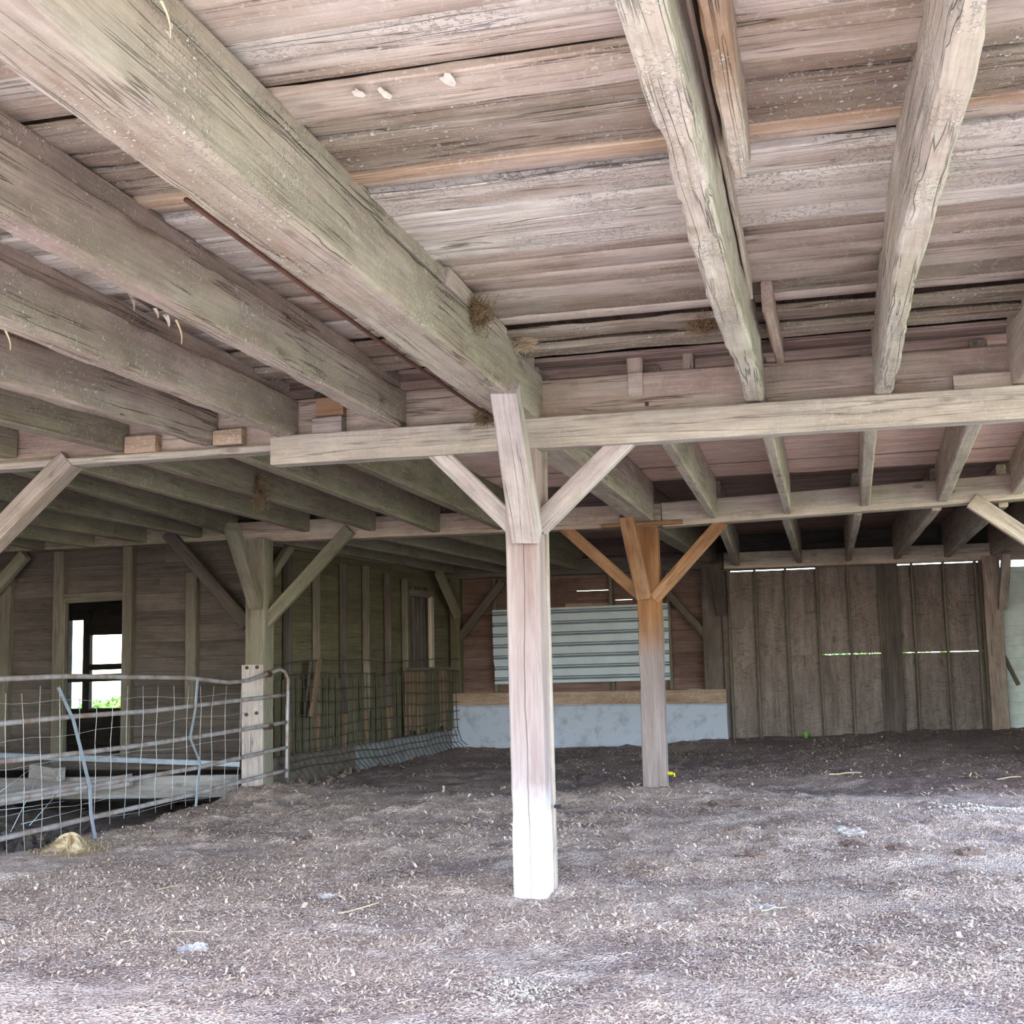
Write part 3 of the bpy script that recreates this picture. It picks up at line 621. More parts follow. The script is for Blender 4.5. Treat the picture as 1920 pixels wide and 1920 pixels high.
a = at(1352, 1150, Y=20.08); timber('knee_brace', a, (a.x-.02, a.y-.55, 2.93), .15, .12, M['wall_board'], up=Vector((0, 1, 1)), seg=.2, label='knee brace leaning forward from the post beside the plywood', cat='brace')
a = at(1880, 1140, Y=20.05); timber('knee_brace', a, (a.x+.04, a.y-.5, 2.9), .13, .11, M['brace'], up=Vector((0, 1, 1)), seg=.2, label='knee brace leaning forward from the rear post at the right edge', cat='brace')

# ------------------------------------------------------------------ walls
def struct_empty(name, loc, label): 
    o = empty(name, loc); o['kind'] = 'structure'; o['label'] = label; return o
def boards_x(par, x0, x1, y, z0, z1, bw, mat, th=.025, holes=(), gaps=(), split=3.2):
    z = z0
    while z < z1-.02:
        w = min(bw*rnd.uniform(.85, 1.12), z1-z)
        segs = [(x0, x1)]
        for (hx0, hx1, hz0, hz1) in holes:
            if z+w > hz0+.02 and z < hz1-.02:
                ns = []
                for a, b in segs:
                    if hx1 <= a or hx0 >= b: ns.append((a, b)); continue
                    if hx0 > a: ns.append((a, hx0))
                    if hx1 < b: ns.append((hx1, b))
                segs = ns
        for a, b in segs:
            c = a
            while c < b-.05:
                e = min(b, c+split*rnd.uniform(.7, 1.3)); e = b if b-e < .6 else e
                cut = 0
                for (gx0, gx1, gzz) in gaps:
                    if z < gzz <= z+w:
                        if c < gx0 < e: e = gx0
                        elif c < gx1 < e: e = gx1
                        if gx0-.01 < (c+e)/2 < gx1: cut = .007
                timber('board', (c, y, z+(w-cut)/2), (e+.002, y+rnd.uniform(-.002, .002), z+(w-cut)/2+rnd.uniform(-.001, .001)), th, w-cut+.001, mat if not callable(mat) else mat(), par, seg=.8, rough=.0015, cham=.006)
                c = e
        z += w
# left rear boarded wall with doorway
WY = 14.02
wbl = struct_empty('wall_rear_left', (-8.7, WY, 0), 'horizontal weathered boards with an open doorway, behind the pipe gate')
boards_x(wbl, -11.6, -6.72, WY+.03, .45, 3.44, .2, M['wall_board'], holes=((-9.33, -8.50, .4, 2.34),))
for px, pxr, yt, yb, lab in ((103, 122, 1035, 1470, 'wide'), (232, 250, 1024, 1430, ''), (350, 370, 1075, 1323, ''), (2, 22, 1085, 1400, '')):
    a = at(px, yt, Y=WY-.05); b = at(pxr, yt, Y=WY-.05); c = at(px, yb, Y=WY-.05)
    timber('stud', ((a.x+b.x)/2, WY-.03, c.z), ((a.x+b.x)/2, WY-.03, a.z), b.x-a.x, .1, M['stud'], wbl, up=(0, 1, 0), seg=.3)
a = at(116, 1115, Y=WY-.02); b = at(230, 1112, Y=WY-.02); c = at(116, 1133, Y=WY-.02)
timber('door_header', (-9.36, WY-.02, 2.385), (-8.50, WY-.02, 2.40), .07, .12, M['stud'], wbl, seg=.3)
timber('door_jamb', (-9.37, WY-.01, .3), (-9.37, WY-.01, 2.33), .08, .09, M['stud'], wbl, up=(0, 1, 0), seg=.3)
timber('door_jamb', (-8.49, WY-.01, .4), (-8.49, WY-.01, 2.33), .06, .09, M['stud'], wbl, up=(0, 1, 0), seg=.3)
sill_h = [((-200, 1398), (455, 1432), 9, 'thin whitish sill rail along the foot of the boarded wall', M['greybeam'], 13.80)]
a = at(0, 1410, Y=13.85); b = at(455, 1433, Y=13.85)
timber('sill_rail', (a.x-1.2, 13.86, a.z+.0), (-6.85, 13.86, b.z), .07, .07, M['galv'], None, seg=.3, label='thin whitish rail along the foot of the boarded wall', cat='rail')
a = at(0, 1470, Y=13.5); b = at(455, 1478, Y=13.7)
timber('sill_timber', (a.x-1.2, 13.55, .06), (-6.78, 13.72, .10), .14, .26, M['greybeam'], None, seg=.12, k=2, gnaw=.006, label='long grey squared timber lying at the foot of the boarded wall', cat='timber')
timber('fallen_timber', (-10.6, 12.9, -.15), (-8.0, 13.35, .2), .12, .14, M['greybeam'], None, seg=.12, k=2, label='grey timber slanting across the rubble behind the gate', cat='timber')
timber('timber_block', (-9.35, 13.45, .30), (-8.95, 13.35, .26), .18, .16, M['greybeam'], None, seg=.1, label='short grey timber end resting on the sill timber below the doorway', cat='block')
timber('sill_timber', (-11.5, 14.02, .36), (-6.8, 14.02, .36), .12, .2, M['wall_board'], None, seg=.3, label='dark sill under the boards of the doorway wall', cat='timber')
# lean-to beyond the doorway
ls = struct_empty('wall_outer', (-10, 17.6, 0), 'dark outer wall of the lean-to seen through the doorway')
LY = 17.6
def lx(px): return at(px, 1220, Y=LY).x
def lz(py): return at(180, py, Y=LY).z
boards_x(ls, lx(60), -6.8, LY+.04, -.2, lz(1328), .25, M['darkwood'])
boards_x(ls, lx(60), -6.8, LY+.04, lz(1162), 3.2, .25, M['darkwood'])
boards_x(ls, lx(60), lx(124), LY+.04, lz(1328), lz(1162), .25, M['darkwood'])
boards_x(ls, lx(250), -6.8, LY+.04, lz(1328), lz(1162), .25, M['darkwood'])
timber('window_post', (lx(165), LY, lz(1340)), (lx(165), LY, lz(1150)), lx(171)-lx(158), .1, M['darkwood'], ls, up=(0, 1, 0))
timber('window_board', (lx(168), LY-.02, lz(1176)), (lx(260), LY-.02, lz(1176)), .03, lz(1160)-lz(1190), M['darkwood'], ls)
timber('window_rail', (lx(168), LY-.02, lz(1251)), (lx(260), LY-.02, lz(1250)), .05, lz(1245)-lz(1256), M['darkwood'], ls)
timber('window_rail', (lx(120), LY-.02, lz(1272)), (lx(260), LY-.02, lz(1270)), .05, lz(1264)-lz(1278), M['darkwood'], ls)
lr = timber('lean_to_roof', (-12.5, 15.85, 3.18), (-6.8, 15.85, 3.18), 3.9, .08, M['darkwood'], None, seg=2, rough=0); lr['kind'] = 'structure'; lr['label'] = 'dark roof of the lean-to behind the doorway'
lw = timber('lean_to_side', (-11.7, 14.0, 1.4), (-11.7, 17.7, 1.4), .06, 3.6, M['darkwood'], None, seg=2, rough=0); lw['kind'] = 'structure'; lw['label'] = 'closed dark side of the lean-to'
lf = mesh_obj('lean_to_ground', [(-12.5, 14.0, -.12), (-6.7, 14.0, -.12), (-6.7, 20.5, -.12), (-12.5, 20.5, -.12)], [(0, 1, 2, 3)], M['debris']); lf['kind'] = 'structure'; lf['label'] = 'dark rubble ground inside the lean-to'
# unseen right side of the rear bay, added to keep the bay dark
wsr = struct_empty('wall_right_light_block', (3.7, 17, 0), 'unseen boarded side added to darken the rear bay')
z = -.1
while z < 3.4:
    timber('board', (3.72, 13.9, z+.15), (3.72, 20.4, z+.15), .03, .301, M['wall_board'], wsr, seg=3, rough=.001); z += .3
# far left side of the barn
ws = struct_empty('wall_side_left', (-11.2, 7, 0), 'boarded far left side of the barn, outside the view')
z = -.4
while z < 3.4:
    timber('board', (-10.9, 1.2, z+.15), (-11.1, 14.0, z+.15), .03, .3, M['wall_board'], ws, seg=3, rough=.001); z += .3

# left wall (green) running to the rear corner
LA, LB = (-6.74, 14.0), (-6.17, 20.3)
def lpt(px, py, off=0): return atv(px, py, (LA[0]+off, LA[1]), (LB[0]+off, LB[1]))
def lx_at(y, off=0): return LA[0]+(LB[0]-LA[0])*(y-LA[1])/(LB[1]-LA[1])+off
wl = struct_empty('wall_left', (LA[0], LA[1], 0), 'mossy green boarded left wall with torn studs, seen through wire fencing')
dY0, dY1 = lpt(772, 1200).y, lpt(806, 1200).y
dz0, dz1 = lpt(790, 1252).z, lpt(790, 1118).z
z = .34
while z < 3.40:
    w = min(.19*rnd.uniform(.85, 1.15), 3.44-z)
    spans = [(13.95, 17.2), (17.2, 20.3)] if rnd.random() < .5 else [(13.95, 16.3), (16.3, 20.3)]
    if z+w > dz0 and z < dz1: spans = [(13.95, dY0), (dY1, 20.3)]
    for ya, yb in spans:
        zlo = z+(.02*rnd.random() if z < .4 else 0)
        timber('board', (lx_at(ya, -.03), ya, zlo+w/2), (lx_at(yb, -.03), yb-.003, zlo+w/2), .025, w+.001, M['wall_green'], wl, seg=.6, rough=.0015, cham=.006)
    z += w
y = dY0-.05                                              # closed plank hatch set back in the opening
while y < dY1+.25:
    timber('hatch_board', (lx_at(y+.08, -.10), y+.08, dz0-.1), (lx_at(y+.08, -.10), y+.08, dz1+.2), .16, .025, M['wall_board'], wl, up=(1, 0, 0), seg=.6); y += .165
timber('hatch_header', (lx_at(dY0, .0), dY0-.05, dz1+.04), (lx_at(dY1, .0), dY1+.15, dz1+.04), .06, .11, M['stud'], wl)
timber('hatch_jamb', (lx_at(dY1+.06), dY1+.06, dz0), (lx_at(dY1+.06), dY1+.06, dz1), .15, .06, M['brace'], wl, up=(1, 0, 0))
for i, (px, yt, yb, brk) in enumerate(((537, 1040, 1440, 0), (592, 1075, 1412, 1), (643, 1058, 1408, 1), (686, 1062, 1400, 1), (727, 1075, 1390, 1), (760, 1085, 1388, 1))):
    t = lpt(px, yt, .03); b = lpt(px, yb, .03)
    zt = min(t.z, 2.95)
    st = timber('stud', (b.x+.02, b.y, b.z+.5), (b.x+.02, b.y, zt), .1, .055 if px > 540 else .09, M['stud'] if i % 2 else M['wall_board'], wl, up=(0, 1, 0), seg=.15, gnaw=.005)
    timber('torn_stud_end', (b.x+.02, b.y, b.z+.5), (b.x+.02, b.y+.02, b.z-.02), .09, .05, M['studred'], wl, up=(0, 1, 0), seg=.06, k=2, w2=.03, h2=.03, gnaw=.02, rough=.006)
# low boards under the hatch, standing proud
y = 18.2; 
while y < 20.0:
    timber('apron_board', (lx_at(y, .10), y, .42+rnd.uniform(-.05, .06)), (lx_at(y, .10), y, 1.36), .14, .022, M['wall_green'] if rnd.random() < .6 else M['studred'], wl, up=(1, 0, 0), seg=.4); y += .15
timber('apron_rail', (lx_at(18.1, .12), 18.1, 1.39), (lx_at(20.05, .12), 20.05, 1.38), .06, .06, M['stud'], wl)
y = 14.5
while y < 18.2:
    timber('apron_board', (lx_at(y, .02), y, .30+rnd.uniform(-.04, .05)), (lx_at(y, .02), y, 1.3), .17, .018, M['wall_green'], wl, up=(1, 0, 0), seg=.4); y += .18
lf3 = timber('foundation_left', (lx_at(13.95), 13.95, -.0), (lx_at(16.5), 16.5, .0), .16, .74, M['debris'], None, seg=.2, k=3, rough=.012, cham=.02); lf3['kind'] = 'structure'; lf3['label'] = 'dark earthy footing under the near part of the left wall'
lf2 = timber('foundation_left', (lx_at(16.5, -.02), 16.5, .05), (lx_at(20.3, -.02), 20.3, .08), .2, .62, M['concrete_old'], None, seg=.2, k=3, rough=.01, cham=.02); lf2['kind'] = 'structure'; lf2['label'] = 'low whitish concrete footing under the left wall'
a = lpt(600, 1235, .22); b = lpt(583, 1345, .22)
lb = timber('leaning_board', b, a, .10, .035, M['studred'], None, up=(1, 0, 0), seg=.1, gnaw=.01, label='short yellowish board leaning on a stud of the mossy left wall', cat='board')
a = lpt(584, 1240, .12); b = lpt(572, 1345, .12)
timber('leaning_board', b, a, .09, .03, M['darkwood'], None, up=(1, 0, 0), seg=.1, label='short dark board beside the yellowish one on the left wall', cat='board')

# rear wall: sill, concrete, reddish boards
conc = timber('foundation_rear', (-6.3, Y3-.15, .35), (-1.62, Y3-.15, .32), .3, .86, M['concrete'], None, seg=.1, k=6, rough=.012, cham=.03, smooth=True); conc['kind'] = 'structure'; conc['label'] = 'whitish blue concrete footing wall under the rear sill timber'
timber('sill_timber', (-6.2, Y3-.14, .87), (-1.62, Y3-.14, .86), .26, .22, M['sill'], None, seg=.1, k=4, gnaw=.012, rough=.005, label='brown sill timber lying on the whitish rear footing wall', cat='timber')
wb = struct_empty('wall_back', (-3.8, Y3, 0), 'reddish boarded rear wall above the sill')
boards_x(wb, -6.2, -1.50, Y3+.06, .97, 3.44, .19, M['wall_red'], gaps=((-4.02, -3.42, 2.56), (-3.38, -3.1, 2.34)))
for px in (930, 1148, 1256):
    a = at(px, 1200, Y=Y3)
    timber('stud', (a.x, Y3, .97), (a.x, Y3, 2.9), .06, .09, M['stud'], wb, up=(0, 1, 0), seg=.4)
a = at(1060, 1143, Y=Y3); b = at(1145, 1140, Y=Y3)
timber('batten', (a.x, Y3+.02, 2.36), (b.x, Y3+.02, 2.35), .03, .1, M['sill'], wb, seg=.2, gnaw=.01)
# sheet metal panel with horizontal ribs
a = at(925, 1150, Y=Y3-.06); b = at(1258, 1277, Y=Y3-.06); zt, zb = a.z+.02, b.z
vs, fs = [], []
prof = []; nrib = 6; H = zt-zb
for i in range(nrib+1):
    zc = zb+.09+(H-.12)*i/nrib
    prof += [(zc-.040, .0), (zc-.024, -.075), (zc-.008, .004), (zc+.004, .004), (zc+.014, -.05), (zc+.024, .0)]
prof = [(zb, 0)]+prof+[(zt+.03, 0)]
nX = 24
for i in range(nX+1):
    x = (b.x-a.x)*i/nX; sag = .01*math.sin(i*.9)
    for (zz, d) in prof: vs.append((x+(.02 if zz < zb+.3 and i == 0 else 0), -d+.006*math.sin(i*.7+zz*5), zz-zb+.018*(i/nX)))
n = len(prof)
for i in range(nX):
    for j in range(n-1): k_ = i*n+j; fs.append((k_, k_+n, k_+n+1, k_+1))
mp = mesh_obj('sheet_metal_panel', vs, fs, M['metal'], Matrix.Translation((a.x, Y3-.13, zb)))
so = mp.modifiers.new('thickness', 'SOLIDIFY'); so.thickness = .002
tag(mp, 'white ribbed metal sheet nailed over an opening in the reddish rear wall', 'metal sheet')
# plywood doors section
wp_ = struct_empty('wall_back_right', (.5, Y3, 0), 'tall plywood panels with studs in the rear wall')
def plyx(px, py=1226): return at(px, py, Y=Y3).x
xs = [plyx(1357), plyx(1540), plyx(1668), plyx(1858)]
zsplit = [None, 1.50, 1.505]
gapz = at(1600, 1226, Y=Y3).z
for i, (xa, xb) in enumerate(zip(xs, xs[1:])):
    gap = (.0, .016, .010)[i]
    for (z0, z1) in ((.0, gapz-gap/2), (gapz+gap/2, (2.822, 2.84, 2.824)[i])):
        vs = []; 
        timber('panel', ((xa+xb)/2, Y3+.05, z0), ((xa+xb)/2, Y3+.05, z1), xb-xa-.003, .014, M['ply'], wp_, up=(0, 1, 0), seg=3, rough=.0008, cham=.002)
for px, pyb in ((1370, 1390), (1421, 1388), (1480, 1387), (1539, 1386), (1597, 1386), (1655, 1386), (1718, 1380), (1778, 1372), (1838, 1368), (1848, 1368)):
    x = plyx(px); zb_ = at(px+8, pyb, Y=Y3).z
    timber('stud', (x, Y3+.0, max(.05, zb_-.1)), (x, Y3+.0, 2.84), .04, .085, M['stud'], wp_, up=(0, 1, 0), seg=.4)
x = plyx(1673); timber('wide_plank', (x, Y3-.04, .1), (x, Y3-.04, 2.84), .29, .04, M['wall_board'], wp_, up=(0, 1, 0), seg=.3)
timber('lintel', (xs[0]-.05, Y3+.01, 2.85), (xs[-1]+.05, Y3+.01, 2.86), .07, .035, M['stud'], wp_, seg=.6)
timber('edge_strip', (plyx(1852), Y3-.06, .1), (plyx(1852), Y3-.06, 2.65), .04, .03, M['brace'], wp_, up=(0, 1, 0), seg=.4)
wr = struct_empty('wall_far_right', (3, Y3+.1, 0), 'faded white siding right of the last rear post')
boards_x(wr, 2.2, 4.4, Y3+.12, .0, 2.74, .17, M['white_siding'])
boards_x(wb, -1.75, -1.48, Y3+.1, .0, .97, .2, M['wall_board'])
boards_x(wp_, -1.55, 4.4, Y3+.14, 2.87, 3.44, .19, M['wall_board'])
timber('batten', (2.46, Y3+.07, 1.6), (2.72, Y3+.07, .95), .06, .04, M['stud'], wr, up=(0, 1, 0))

# ------------------------------------------------------------------ pipe gate
def gp(px, py, off=0): return atv(px, py, (GA[0]+off, GA[1]), (GB[0]+off, GB[1]))
gate = empty('pipe_gate', gp(533, 1455), label='rusty tubular farm gate standing across the left side', cat='gate')
def lerp_path(pts, n=6):
    P = [gp(*p) for p in pts]; out = []
    for a, b in zip(P, P[1:]):
        for i in range(n): out.append(a+(b-a)*(i/n))
    out.append(P[-1]); return out
rails = [[(-60, 1274), (0, 1273), (120, 1268), (350, 1271), (430, 1280), (465, 1276), (500, 1264), (525, 1255)],
         [(-60, 1362), (0, 1357), (130, 1344), (283, 1333), (400, 1319), (533, 1303)],
         [(-60, 1438), (0, 1428), (150, 1412), (267, 1397), (400, 1377), (536, 1354)],
         [(-60, 1514), (0, 1502), (170, 1474), (367, 1440), (450, 1421), (538, 1401)],
         [(-60, 1590), (0, 1573), (167, 1534), (367, 1488), (450, 1466), (538, 1444)]]
for r_ in rails: tube('rail', lerp_path(r_), .023, M['rust'], gate, 10)
tube('end_pipe', lerp_path([(525, 1255), (534, 1260), (540, 1275), (538, 1360), (537, 1458)], 3), .022, M['rust'], gate, 10)
for pts, w in (([(109, 1289), (137, 1350), (152, 1410), (168, 1476), (170, 1527), (178, 1572)], .045), ([(370, 1274), (366, 1330), (356, 1384), (375, 1430), (370, 1473), (367, 1512)], .04)):
    P = [gp(x, y, .03) for x, y in pts]; vs, fs = [], []
    for p in P:
        for dy, dx in ((-w/2, .0), (w/2, .0), (w/2, .006), (-w/2, .006)): vs.append(Vector((p.x+dx, p.y+dy, p.z))-P[0])
    for i in range(len(P)-1):
        for j in range(4): j2 = (j+1) % 4; fs.append((i*4+j, i*4+j2, i*4+4+j2, i*4+4+j))
    fs += [(3, 2, 1, 0), tuple((len(P)-1)*4+j for j in range(4))]
    o = mesh_obj('strap', vs, fs, M['galv'], Matrix.Translation(P[0]), gate); o['label'] = 'bent galvanised strap'
for (px, py) in ((503, 1264), (505, 1362)):
    p = gp(px, py); tube('clamp', [p+Vector((0, -.05, 0)), p+Vector((0, .05, 0))], .036, M['bolt'], gate, 8, False)
bot = [(-60, 1625), (10, 1603), (120, 1580), (240, 1535), (390, 1505), (450, 1492), (540, 1462)]
def bot_y(px):
    for (x0, y0), (x1, y1) in zip(bot, bot[1:]):
        if x0 <= px <= x1: return y0+(y1-y0)*(px-x0)/(x1-x0)
    return 1600
for px in (10, 42, 75, 111, 148, 181, 211, 240, 268, 296, 328, 353, 377, 400, 425, 452):
    yt = 1286 if px not in (10, 42) else 1300
    pts = [(px+rnd.uniform(-2, 2)-(i*1.2 if px > 150 else -i*.6), yt+(bot_y(px)-yt)*i/5) for i in range(6)]
    tube('wire', [gp(x, y, .028) for x, y in pts], .0032, M['wire'], gate, 5)
for k_, (y0, y1) in enumerate(((1321, 1302), (1450, 1385), (1540, 1457), (1400, 1335), (1585, 1480))):
    pts = [(px, y0+(y1-y0)*(px+60)/520+3*math.sin(px*.04+k_)) for px in range(-60, 461, 40)]
    tube('wire', [gp(x, y, .028) for x, y in pts], .0022, M['wire'], gate, 5)
for pts in ([(-20, 1500), (60, 1440)], [(20, 1560), (75, 1450)], [(55, 1548), (110, 1485)], [(-10, 1520), (60, 1512), (120, 1502)], [(40, 1545), (110, 1528), (160, 1515)]):
    tube('wire', [gp(x, y, -.02) for x, y in pts], .003, M['galv'], gate, 5)

# wire fencing in front of the left wall
FA, FB = (-6.50, 14.3), (-5.98, 20.15)
def fy(y, off=0): return FA[0]+(FB[0]-FA[0])*(y-FA[1])/(FB[1]-FA[1])+off
fence = empty('wire_fence', (FA[0], FA[1], 0), label='sagging woven wire fence in front of the mossy left wall', cat='fence')
hp = []
for k_, z in enumerate((1.53, 1.36, 1.18, 1.02, .86, .70, .55, .42, .30, .20)):
    hp.append([(fy(y)+.02*math.sin(y*2+k_), y, z+.018*math.sin(y*1.7+k_*.8)+.01*math.sin(y*4.3)) for y in np.arange(14.3, 20.2, .25)])
vp = []
y = 14.35
while y < 20.15:
    lean = .18*max(0, math.sin(y*.9)); zt = 1.36
    vp.append([(fy(y), y, zt), (fy(y)+.01, y+.01, .75), (fy(y)+.02, y+.02, .42), (fy(y)+.08, y+.03+lean*.5, .22), (fy(y)+.18, y+.02+lean, .04+gz(fy(y)+.2, y))])
    y += .15
vs, fs = tube_mesh([[Vector(p) for p in pa] for pa in hp+vp], .006, 4)
o = mesh_obj('wire_mesh', vs, fs, M['oldwire'], None, fence); o['kind'] = 'stuff'
timber('fence_stake', (FA[0]+.02, 14.36, -.1), (FA[0]+.02, 14.36, 1.0), .05, .05, M['stud'], fence, up=(0, 1, 0), seg=.1, gnaw=.01)

# ------------------------------------------------------------------ small things
# rusty rod under the near bay beside the girder
b = at(932, 790, Y=Y1-.14); a = at(700, 632, X=-2.22)
tube('iron_rod', [a+(a-b)*.9+(Vector((0, 0, .04))), a, b], .011, M['darkrust'], None, 8, label='thin rusty iron rod slanting along the left of the big girder', cat='rod')
def straw_bundle(name, c, r, n, mat, label, cat, squash=.6, hang=0., L=.14, seed=0):
    rs = random.Random(seed); vs, fs = [], []; c = Vector(c)
    for i in range(n):
        d = Vector((rs.gauss(0, 1), rs.gauss(0, 1), rs.gauss(0, squash))); d.normalize()
        p = Vector((rs.gauss(0, .45)*r, rs.gauss(0, .45)*r, rs.gauss(0, .45)*r*squash-hang*rs.random()))
        l = L*rs.uniform(.4, 1.); t = d.cross(Vector((rs.random(), rs.random(), rs.random()))).normalized()*.0016
        q0, q1, q2 = p-d*l/2, p+Vector((0, 0, -.012))*rs.random(), p+d*l/2+Vector((0, 0, -.02-hang*.3))*rs.random()
        b0 = len(vs); vs += [q0-t, q0+t, q1-t, q1+t, q2-t, q2+t]; fs += [(b0, b0+1, b0+3, b0+2), (b0+2, b0+3, b0+5, b0+4)]
    # core lump
    b0 = len(vs); R_ = 8
    for i in range(5):
        for j in range(R_):
            an = 2*math.pi*j/R_; ph = math.pi*(i+.5)/5; rr = r*.62*(1+.25*rs.uniform(-1, 1))
            vs.append(Vector((rr*math.sin(ph)*math.cos(an), rr*math.sin(ph)*math.sin(an), rr*squash*math.cos(ph))))
    for i in range(4):
        for j in range(R_): j2 = (j+1) % R_; fs.append((b0+i*R_+j, b0+i*R_+j2, b0+(i+1)*R_+j2, b0+(i+1)*R_+j))
    o = mesh_obj(name, vs, fs, mat, Matrix.Translation(c)); return tag(o, label, cat)
p = at(893, 583, X=-1.77); straw_bundle('bird_nest', p, .095, 420, M['nest'], 'ragged mud and grass nest on the side of the big girder', 'nest', .9, .04, .12, 1)
p = at(1318, 606, Z=3.41); straw_bundle('bird_nest', p, .085, 380, M['nest'], 'round grass nest tucked under the deck planks left of the crusted joist', 'nest', .6, .0, .12, 2)
p = at(985, 633, X=-1.72); straw_bundle('hay_tuft', p, .06, 160, M['straw'], 'wisp of hay at the far end of the big girder', 'hay', .5, .05, .14, 3)
_b = at(705, 995, Y=Y2); _a = at(272, 864, Z=3.0); p = atv(480, 905, (_a.x, _a.y), (_b.x, _b.y)); straw_bundle('hay_tuft', p+Vector((.05, 0, .02)), .07, 260, M['nest'], 'hay tuft hanging from a joist above the left post', 'hay', 1.2, .2, .18, 4)
p = at(905, 775, Y=Y1-.18); straw_bundle('hay_tuft', p, .06, 200, M['nest'], 'hay wisp caught where the iron rod meets the ledger', 'hay', .8, .05, .12, 5)
for i, (x0, x1, yy, zz) in enumerate(((-1.7, -.5, 4.83, 3.44), (.5, 1.2, 4.83, 3.44))):
    rs = random.Random(i); vs, fs = [], []
    for k_ in range(260):
        px_ = rs.uniform(x0, x1); p = Vector((px_, yy+rs.gauss(0, .012), zz+rs.gauss(0, .006))); d = Vector((rs.gauss(0, 1), rs.gauss(0, .3), rs.gauss(-.15, .2))).normalized()*rs.uniform(.02, .07)
        b0 = len(vs); vs += [p-d, p-d+Vector((0, .002, .001)), p+d, p+d+Vector((0, .002, .001))]; fs.append((b0, b0+1, b0+3, b0+2))
    o = mesh_obj('straw_fringe', vs, fs, M['nest']); tag(o, 'straw sticking out of the plank gap '+('left of the crusted joist' if i == 0 else 'at the upper right'), 'straw', None, 'stuff')
# hanging splinters and flakes under the joists
def flake(p, l, w, label, mat=M['pale']):
    rs = random.Random(int(p.x*1000)); vs, fs = [], []; N = 6
    for i in range(N+1):
        t = i/N; c = Vector((.5*l*.4*math.sin(t*2.2), .02*t, -l*t)); ww = w*(1-t*.7)
        vs += [c+Vector((-ww, 0, 0)), c+Vector((0, .004, 0)), c+Vector((ww, 0, 0)), c+Vector((0, -.004, 0))]
    for i in range(N):
        for j in range(4): j2 = (j+1) % 4; fs.append((i*4+j, i*4+j2, i*4+4+j2, i*4+4+j))
    fs += [(3, 2, 1, 0), tuple(N*4+j for j in range(4))]
    tag(mesh_obj('splinter', vs, fs, mat, Matrix.Translation(p)), label, 'splinter')
flake(at(243, 550, Z=3.42), .09, .012, 'curled splinter hanging in the gap left of the first mossy joist', M['brace'])
flake(at(330, 600, Z=3.05), .11, .006, 'thin straw hanging below the first mossy joist', M['straw'])
flake(at(310, 590, Z=3.05), .05, .014, 'pale splinter peeling off the first mossy joist', M['brace'])
flake(at(290, 578, Z=3.05), .04, .010, 'smaller peeling splinter beside the hanging straw', M['brace'])
flake(at(302, 2, Z=3.1), .09, .004, 'orange straw hanging from the big girder at the top', M['straw'])
flake(at(10, 620, Z=3.04), .09, .006, 'pale straw hanging from the second mossy joist at the left edge', M['straw'])
def flat_flakes(pts, label, z):                            # peeling pale flakes under the planks
    for i, (px, py, s) in enumerate(pts):
        p = at(px, py, Z=z); rs = random.Random(i+px); vs, fs = [Vector((0, 0, 0))], []
        K = 9
        for j in range(K):
            an = 2*math.pi*j/K; r_ = s*(1+.5*rs.uniform(-1, 1)); vs.append(Vector((math.cos(an)*r_*.7, math.sin(an)*r_*1.3, -.006*rs.random())))
        for j in range(K): fs.append((0, 1+j, 1+(j+1) % K))
        o = mesh_obj('paint_flake', vs, fs, M['pale'], Matrix.Translation(p)); sm = o.modifiers.new('thick', 'SOLIDIFY'); sm.thickness = .003
        tag(o, label[i], 'flake')
flat_flakes([(838, 146, .035), (720, 172, .028), (672, 172, .022)], ['largest pale flake hanging under the deck planks near the top', 'middle pale flake left of the largest under the planks', 'leftmost pale flake under the deck planks near the top'], 3.435)
# bolts and nails
def bolt(p, r, label, mat=M['bolt'], d=(0, -1, 0), group=None):
    p = Vector(p); d = Vector(d); tube('bolt', [p-d*.01, p+d*.008], r, mat, None, 8, False, label=label, cat='bolt', group=group)
bolt(at(1213, 758, Y=Y1+.02), .015, 'round dark bolt hole plug on the right cross beam')
bolt(at(964, 973, Y=7.76), .018, 'pale bolt head on the foot of the front post brace', M['pale'])
for (x, y, l) in ((463, 1252, 'left of the upper two bolts on the left post board'), (482, 1251, 'right of the upper two bolts on the left post board'), (462, 1340, 'left of the lower two bolts on the left post board'), (481, 1337, 'right of the lower two bolts on the left post board')):
    bolt(at(x, y, Y=13.58), .022, l)
p = at(1252, 1450, Y=13.95); 
yi = empty('insulator', p, label='small yellow electric fence insulator low on the second post', cat='insulator')
tube('body', [p, p+Vector((.05, -.01, 0))], .018, M['yellow'], yi, 8, False); tube('hook', [p+Vector((.05, -.01, 0)), p+Vector((.075, -.01, .0)), p+Vector((.075, -.01, -.035))], .009, M['yellow'], yi, 6)
p = at(1043, 1512, Y=8.1)
bi = empty('insulator', p, label='small dark insulator low on the right side of the front post', cat='insulator')
tube('body', [p-Vector((.01, 0, 0)), p+Vector((.03, -.01, 0))], .012, M['black'], bi, 8, False); tube('hook', [p+Vector((.03, -.01, -.012)), p+Vector((.03, -.01, .014))], .007, M['black'], bi, 6)
